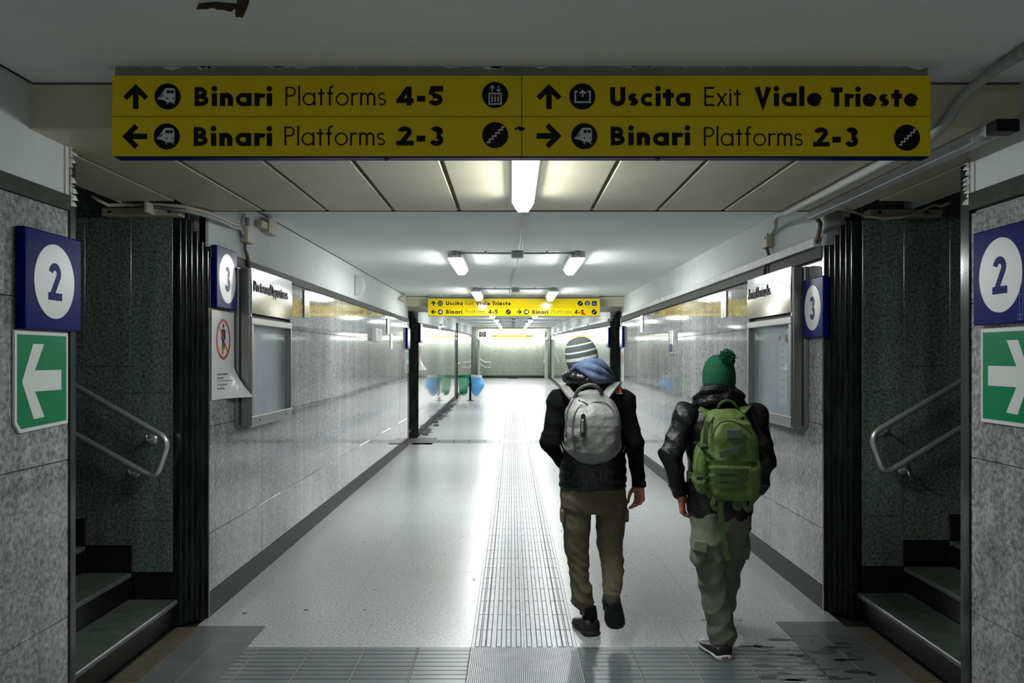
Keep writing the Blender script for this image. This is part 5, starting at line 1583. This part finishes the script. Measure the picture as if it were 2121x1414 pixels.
MB().tube(smooth_pts([onbag(1172,905,4.72),onbag(1173,860,4.72),onbag(1184,832,4.74),onbag(1200,820,4.76)],5), .004, 8).build('zip_seam', M_gpackd, bp, smooth=True)
MB().tube(smooth_pts([onbag(1286,905,4.72),onbag(1282,860,4.72),onbag(1270,832,4.74),onbag(1256,822,4.76)],5), .004, 8).build('zip_seam', M_gpackd, bp, smooth=True)
# carry handle
MB().tube(smooth_pts([onbag(1190,824,4.77),onbag(1198,808,4.74),onbag(1212,799,4.72),onbag(1226,797,4.72),onbag(1238,803,4.73),onbag(1247,815,4.76)],5), .012, 10, flat=.8).build('carry_handle', M_gpackd, bp, smooth=True)
b = MB(); flat(b, Plane(onbag(1202,905,4.628),(1,0,0),(.0,0,1),(0,-1,0)), [(0,0),(.026,.0),(.030,.05),(.028,.12),(.018,.132),(.004,.12),(.0,.06)], .004); b.build('zip_pocket', M_shoe, bp, fix=False)
b = MB(); c = onbag(1207,895,4.622); b.bbox(c[0]-.008,c[0]+.008,c[1]-.003,c[1]+.004,c[2]-.002,c[2]+.072,.003)
for k in range(4): b.bbox(c[0]-.006,c[0]+.006,c[1]-.005,c[1],c[2]+.008+.015*k,c[2]+.017+.015*k,.002,1)
b.build('label_tag', [M_gpack, M_gpackd], bp, label='narrow rubber label with small worn marks')
c = onbag(1206,833,4.685); MB().tube([ (c[0]-.02,c[1],c[2]+.012),(c[0],c[1]-.006,c[2]+.004),(c[0]+.03,c[1]-.004,c[2]-.012)], .004, 8).build('zip_puller', M_steel, bp, smooth=True)
# shoulder straps
strap(bp, smooth_pts([pt(1188,824,4.80),pt(1177,812,4.85),pt(1170,802,4.90),pt(1167,797,4.98),pt(1168,801,5.10),pt(1170,830,5.165),pt(1176,880,5.175),pt(1170,920,5.15),pt(1160,935,5.08)],4), .052, .014, M_gpack, normal=(.1,-.4,.9))
strap(bp, smooth_pts([pt(1254,822,4.80),pt(1264,808,4.84),pt(1272,798,4.89),pt(1276,793,4.97),pt(1275,799,5.10),pt(1276,830,5.165),pt(1274,880,5.175),pt(1282,920,5.15),pt(1292,935,5.08)],4), .052, .014, M_gpack, normal=(-.1,-.4,.9))
for (l) in ([(1158,905,5.10),(1159,920,4.97),(1166,936,4.84)], [(1163,900,5.08),(1165,918,4.95),(1170,930,4.83)], [(1298,903,5.10),(1297,920,4.97),(1290,934,4.84)]):
    strap(bp, smooth_pts([pt(*q_) for q_ in l],4), .016, .003, M_gpack, name='lower_strap', normal=(1,0,0))
# orange emblem on the jacket shoulder
b = MB(); pl = Plane(pt(1275,817,4.885),(.97,.2,0),(0,.35,.94),(0,-.94,.35))
flat(b, pl, [(.0,.014),(.036,.014),(.034,.03),(.026,.040),(.018,.036),(.008,.030)], .004)
b.build('shoulder_emblem', M_orange, jk, fix=False, label='orange emblem over white letters')
b = MB()
for k in range(4): rect(b, pl, .001+.010*k, .008+.010*k, .002, .011, .004)
b.build('emblem_letters', M_wwool, jk, fix=False)

# ================================================================== person with the green bobble hat
D2 = 4.72
p2 = thing('person', (PX(1492,D2), D2, 0), label='person in green bobble hat, black shell jacket and grey-green cargo trousers, walking away', cat='person')
sh_l, el_l, wr_l = pt(1420,862,4.72), pt(1390,940,4.67), pt(1407,1020,4.78)
sh_r, el_r, wr_r = pt(1563,862,4.72), pt(1582,950,4.66), pt(1574,1012,4.84)
hip_l, kn_l, an_l = pt(1465,1080,4.72), pt(1473,1190,4.70), pt(1492,1335,4.72)
hip_r, kn_r, an_r = pt(1518,1085,4.79), pt(1511,1162,4.925), pt(1503,1252,5.12)
hd = pt(1489,783,4.74)
hL = hand(pt(1411,1026,4.78), (.10,.08,-1), (.35,.93,0), 1, (.9,.2,0))
hR = hand(pt(1566,1022,4.88), (-.5,.4,-.8), (0,1,.3), 1, (-.5,.5,0))
body(p2, hd, (.076,.096,.115), pt(1489,832,4.74), pt(1492,880,4.76), pt(1495,1045,4.74), [(sh_l,el_l,wr_l),(sh_r,el_r,wr_r)],
     [(hip_l,kn_l,an_l),(hip_r,kn_r,an_r)], [pt(1478,1345,4.83), pt(1500,1272,5.20)], [hL, hR])
g = Grid((PX(1400,D2)-.05,4.50,PZ(1100,D2)), (PX(1585,D2)+.05,4.98,PZ(808,D2)), .0085)
K = lambda py, l, r, cy, b_: (PZ(py,D2), (PX(l,D2)+PX(r,D2))/2, cy, (PX(r,D2)-PX(l,D2))/2, b_)
g.add(g.loft([K(1078,1432,1552,4.75,.13),K(1060,1426,1560,4.75,.137),K(1020,1425,1563,4.75,.138),K(960,1428,1560,4.75,.138),K(900,1420,1566,4.75,.145),K(868,1412,1573,4.75,.136),K(848,1426,1560,4.75,.108),K(832,1450,1532,4.75,.085),K(820,1462,1518,4.75,.07)], 2.4, .02), 0)
g.F = np.where(g.Z < PZ(1066,D2), g.F, g.F+.010*(np.abs(np.sin((g.Z*38+26*g.X+1.6*np.sin(g.X*19+1)+1.2*np.sin(g.Z*12+g.Y*15))*.5))**.6-.6)*np.clip((g.Z-PZ(1066,D2))/.06,0,1)); g.noise(.006, 24, 9)
jk = solid(g, 'jacket', M_shell, p2)
for (a,b_,c,sd) in ((sh_l,el_l,wr_l,3),(sh_r,el_r,wr_r,4)):
    lo = [min(a[i],b_[i],c[i])-.11 for i in range(3)]; hi = [max(a[i],b_[i],c[i])+.11 for i in range(3)]
    g = Grid(lo, hi, .0085)
    g.add(g.cap(a,b_,.070,.062), .02); g.add(g.cap(b_,c,.062,.044), .03); g.add(g.ell(a,(.078,.09,.075)), .03)
    g.folds(.013, 40, sd, .9); g.noise(.005, 30, sd)
    if sd == 3: g.F = smax(g.F, (PZ(1034,4.78)-g.Z), .006)
    solid(g, 'sleeve', M_shell, jk)
g = Grid((PX(1420,4.66),4.50,PZ(852,4.66)), (PX(1560,4.66),4.95,PZ(780,4.66)), .007)
g.add(g.ell(pt(1489,820,4.70), (.144,.125,.058), .04), 0)
g.add(g.ell(pt(1486,804,4.71), (.10,.10,.045), .0), .02)
for l, r in (([(1440,828,4.74),(1455,812,4.63),(1485,806,4.59),(1518,812,4.62),(1538,832,4.72)],.016),([(1436,838,4.76),(1460,832,4.60),(1495,829,4.57),(1530,833,4.63),(1545,842,4.74)],.016)):
    pp = arcpts(l)
    for i in range(len(pp)-1): g.add(g.cap(pp[i],pp[i+1],r), .014)
g.cut(g.ell(pt(1489,783,4.80), (.082,.082,.09)), .02)
g.folds(.006, 60, 6, -.4); g.noise(.005, 35, 6)
solid(g, 'folded_hood', M_shell, jk)
bx = pt(1489.5,800,4.73)
ht_ = knit_hat(p2, bx, (-.05,-.10,1), .090, .178, [(.92,0),(.97,.05),(1.0,.15),(1.0,.30),(.985,.42),(.95,.54),(.88,.66),(.79,.76),(.66,.86),(.48,.94),(.25,.99),(.06,1.0)], M_grwool, 'bobble_hat', ribs=52)
random.seed(12); b = MB(); pc = Vector(pt(1506,741,4.66)); 
for k in range(900):
    z = random.uniform(-1,1); a = random.uniform(0,6.283); q = math.sqrt(1-z*z); d = Vector((q*math.cos(a), q*math.sin(a), z))
    r = .043*random.uniform(.82,1.12); s = d.orthogonal().normalized()*.0034; t = d.cross(s)
    e = pc+d*r+Vector((random.uniform(-.006,.006),random.uniform(-.006,.006),random.uniform(-.006,.006)))
    o = pc+d*.012; i = len(b.v); b.v += [tuple(o+s),tuple(o-s*.5+t),tuple(o-s*.5-t),tuple(e+s),tuple(e-s*.5+t),tuple(e-s*.5-t)]
    b.face([i,i+1,i+4,i+3]); b.face([i+1,i+2,i+5,i+4]); b.face([i+2,i,i+3,i+5]); b.face([i+3,i+4,i+5])
pm = b.build('pompom', M_grwool, ht_, fix=False); pm['kind'] = 'stuff'
# trousers
g = Grid((PX(1425,D2)-.04,4.48,PZ(1362,4.7)), (PX(1565,D2)+.04,5.28,PZ(1040,D2)), .009)
g.add(g.loft([K(1100,1436,1550,4.74,.12),K(1075,1434,1556,4.74,.125),K(1050,1436,1556,4.74,.12)], 2.3, .03), 0)
limb(g, [(1470,1078,4.72,35),(1468,1120,4.70,34),(1472,1160,4.70,31),(1477,1200,4.70,29),(1484,1240,4.70,27),(1490,1275,4.70,27),(1496,1310,4.70,27),(1495,1338,4.70,24)])
limb(g, [(1520,1078,4.76,33),(1518,1120,4.84,31),(1512,1160,4.92,27),(1508,1200,5.00,24),(1503,1250,5.12,22)])
g.F = smax(g.F, (PZ(1349,4.7)-g.Z)*1.0, .01)
g.folds(.009, 50, 8, -.5); g.noise(.007, 22, 11, (1,1,.6))
tr = solid(g, 'trousers', M_ggreen, p2)
def pocket(c, w, d, h, par, m):
    g = Grid((c[0]-w-.03,c[1]-d-.03,c[2]-h-.03), (c[0]+w+.03,c[1]+d+.03,c[2]+h+.03), .006)
    g.add(g.loft([(c[2]-h,c[0],c[1],w*.8,d),(c[2]-h*.5,c[0],c[1],w*1.1,d*1.05),(c[2]+h*.5,c[0],c[1],w,d),(c[2]+h,c[0],c[1],w*.8,d*.9)], 3, .015), 0); g.noise(.004,50,3)
    o = solid(g, 'cargo_pocket', m, par)
    return o
c = pt(1446,1144,4.66)
pocket(c, .034, .075, .07, tr, M_ggreen)
b = MB(); b.poly([(c[0]-.042,c[1]-.088,c[2]+.032),(c[0]+.022,c[1]-.092,c[2]+.020),(c[0]+.032,c[1]-.092,c[2]+.075),(c[0]-.034,c[1]-.082,c[2]+.078)], (0,.10,.0)); b.build('pocket_flap', M_ggreen, tr)
c = pt(1540,1130,4.86); pocket(c, .028, .07, .07, tr, M_ggreen)
# shoes
s1 = shoe(p2, (PX(1500,4.62),4.60,0.0), (PX(1470,4.85)-.03,4.87,0.0), (0,0,1), .104, M_shoe, M_wsole, hgt=.07)
b = MB(); pl = Plane((PX(1500,4.62)-.022,4.592,.011),(1,.1,0),(0,0,1),(0,-1,0))
for k in range(4): rect(b, pl, .003+.009*k, .009+.009*k, .001, .013, .003)
b.build('heel_print', M_red, s1, fix=False)
s2 = shoe(p2, pt(1502,1278,5.08), (PX(1498,5.33),5.34,.07), (0,-.25,1), .104, M_shoe, M_wsole, hgt=.07)

# ------------------------------------------------------------------ green pack
bp = thing('backpack', (PX(1504,4.5), 4.5, PZ(1034,4.45)), label='big green webbing-covered backpack worn by the person in the bobble hat', cat='backpack')
DB = 4.47
g = Grid((PX(1430,DB)-.03,4.30,PZ(1045,DB)-.02), (PX(1575,DB)+.03,4.66,PZ(835,DB)+.03), .0075)
K = lambda py, l, r, cy, b_: (PZ(py,DB), (PX(l,DB)+PX(r,DB))/2, cy, (PX(r,DB)-PX(l,DB))/2, b_)
g.add(g.loft([K(1036,1478,1556,4.52,.07),K(1028,1466,1565,4.51,.095),K(1000,1452,1568,4.50,.105),K(945,1450,1568,4.50,.105),K(910,1455,1566,4.50,.105),K(880,1462,1558,4.50,.10),K(860,1468,1548,4.51,.085),K(848,1474,1536,4.53,.06)], 3.0, .02), 0)
g.add(g.loft([K(1033,1480,1556,4.43,.05),K(1020,1470,1565,4.42,.06),K(960,1468,1567,4.42,.06),K(900,1472,1562,4.42,.055),K(876,1482,1550,4.43,.045),K(868,1492,1538,4.45,.03)], 3.0, .015), .01)
g.add(g.loft([K(1030,1476,1562,4.375,.035),K(1015,1470,1566,4.37,.045),K(965,1468,1566,4.37,.045),K(952,1474,1560,4.385,.03)], 3.2, .012), .008)
g.noise(.006, 24, 15); g.folds(.004, 45, 5, 1.3)
solid(g, 'main_bag', M_pgreen, bp)
g = Grid((PX(1425,DB)-.02,4.36,PZ(1030,DB)), (PX(1475,DB),4.62,PZ(905,DB)), .0065)
g.add(g.loft([K(1020,1446,1466,4.49,.06),K(1000,1437,1462,4.48,.075),K(960,1438,1464,4.48,.075),K(935,1442,1464,4.49,.06),K(922,1448,1462,4.5,.04)], 2.8, .012), 0); g.noise(.006, 40, 2)
solid(g, 'side_pouch', M_pgreen, bp)
for (py, h_) in ((958,.017),(975,.017),(991,.017),(1006,.017)):
    strap(bp, smooth_pts([pt(1466,py+1,4.385),pt(1480,py,4.335),pt(1520,py+1,4.322),pt(1556,py+2,4.335),pt(1567,py+3,4.39)],3), .026, .004, M_pgreend, name='webbing_band')
strap(bp, smooth_pts([pt(1491,942,4.35),pt(1510,936,4.352),pt(1530,928,4.355),pt(1546,921,4.37)],3), .034, .005, M_patch, name='diagonal_strap')
b = MB(); a_ = pt(1504,908,4.352); c_ = pt(1537,889,4.352); b.bbox(a_[0],c_[0],4.350,4.362,a_[2],c_[2],.003); b.build('hook_patch', M_patch, bp, label='grey-green square patch')
MB().tube(smooth_pts([pt(1488,852,4.52),pt(1490,838,4.49),pt(1502,830,4.47),pt(1516,832,4.47),pt(1526,842,4.48),pt(1531,852,4.52)],5), .008, 10, flat=.6).build('carry_handle', M_pgreen, bp, smooth=True)
MB().tube(smooth_pts([pt(1474,906,4.37),pt(1484,884,4.37),pt(1497,873,4.39),pt(1520,873,4.39),pt(1544,884,4.38),pt(1556,900,4.38)],5), .0042, 8).build('zip_seam', M_pgreend, bp, smooth=True)
MB().tube(smooth_pts([pt(1464,900,4.40),pt(1472,872,4.43),pt(1490,858,4.46),pt(1520,856,4.46),pt(1545,866,4.45),pt(1560,890,4.43)],5), .005, 8).build('zip_seam', M_pgreend, bp, smooth=True)
strap(bp, smooth_pts([pt(1470,862,4.52),pt(1464,852,4.58),pt(1459,846,4.64),pt(1458,846,4.72),pt(1462,858,4.84),pt(1462,890,4.90),pt(1458,930,4.905),pt(1444,965,4.87)],4), .05, .012, M_pgreen, normal=(.2,-.5,.8))
strap(bp, smooth_pts([pt(1530,858,4.54),pt(1540,848,4.58),pt(1546,842,4.64),pt(1545,843,4.72),pt(1540,856,4.84),pt(1530,890,4.90),pt(1536,930,4.905),pt(1548,965,4.87)],4), .05, .012, M_pgreen, normal=(-.2,-.5,.8))
strap(bp, smooth_pts([pt(1442,917,4.50),pt(1450,920,4.42),pt(1460,924,4.38),pt(1468,930,4.37)],3), .022, .004, M_pgreend, name='compression_strap')
strap(bp, smooth_pts([pt(1464,872,4.42),pt(1462,892,4.40),pt(1461,912,4.39),pt(1462,930,4.39)],3), .026, .004, M_pgreend, name='compression_strap')
strap(bp, smooth_pts([pt(1445,925,4.44),pt(1437,948,4.42),pt(1435,970,4.42),pt(1441,985,4.42),pt(1452,990,4.40)],4), .010, .003, M_pgreen, name='side_loop', normal=(1,-.3,0))
for (x,y,w_) in ((1459,927,.030),(1450,990,.034),(1538,866,.02)):
    c = pt(x,y,4.37); b = MB(); b.bbox(c[0]-w_/2,c[0]+w_/2,c[1]-.004,c[1]+.01,c[2]-.009,c[2]+.009,.004); b.build('buckle', M_shoe, bp)
for l in ([(1480,1030,4.38),(1476,1044,4.37),(1482,1054,4.38),(1493,1046,4.39),(1497,1034,4.40)], [(1524,1034,4.39),(1522,1048,4.38),(1530,1052,4.39),(1535,1036,4.40)], [(1541,1032,4.39),(1543,1050,4.38),(1552,1056,4.39),(1557,1036,4.40)]):
    strap(bp, smooth_pts([pt(*q_) for q_ in l],4), .024, .003, M_pgreen, name='hanging_loop')
strap(bp, smooth_pts([pt(1492,1032,4.40),pt(1493,1065,4.41),pt(1497,1100,4.43),pt(1502,1135,4.44),pt(1509,1161,4.45)],4), .030, .003, M_pgreen, name='hanging_strap', label='long loose green strap')
strap(bp, smooth_pts([pt(1434,985,4.60),pt(1423,982,4.68),pt(1428,982,4.82)],4), .038, .006, M_pgreend, name='hip_belt', normal=(1,-.3,0))
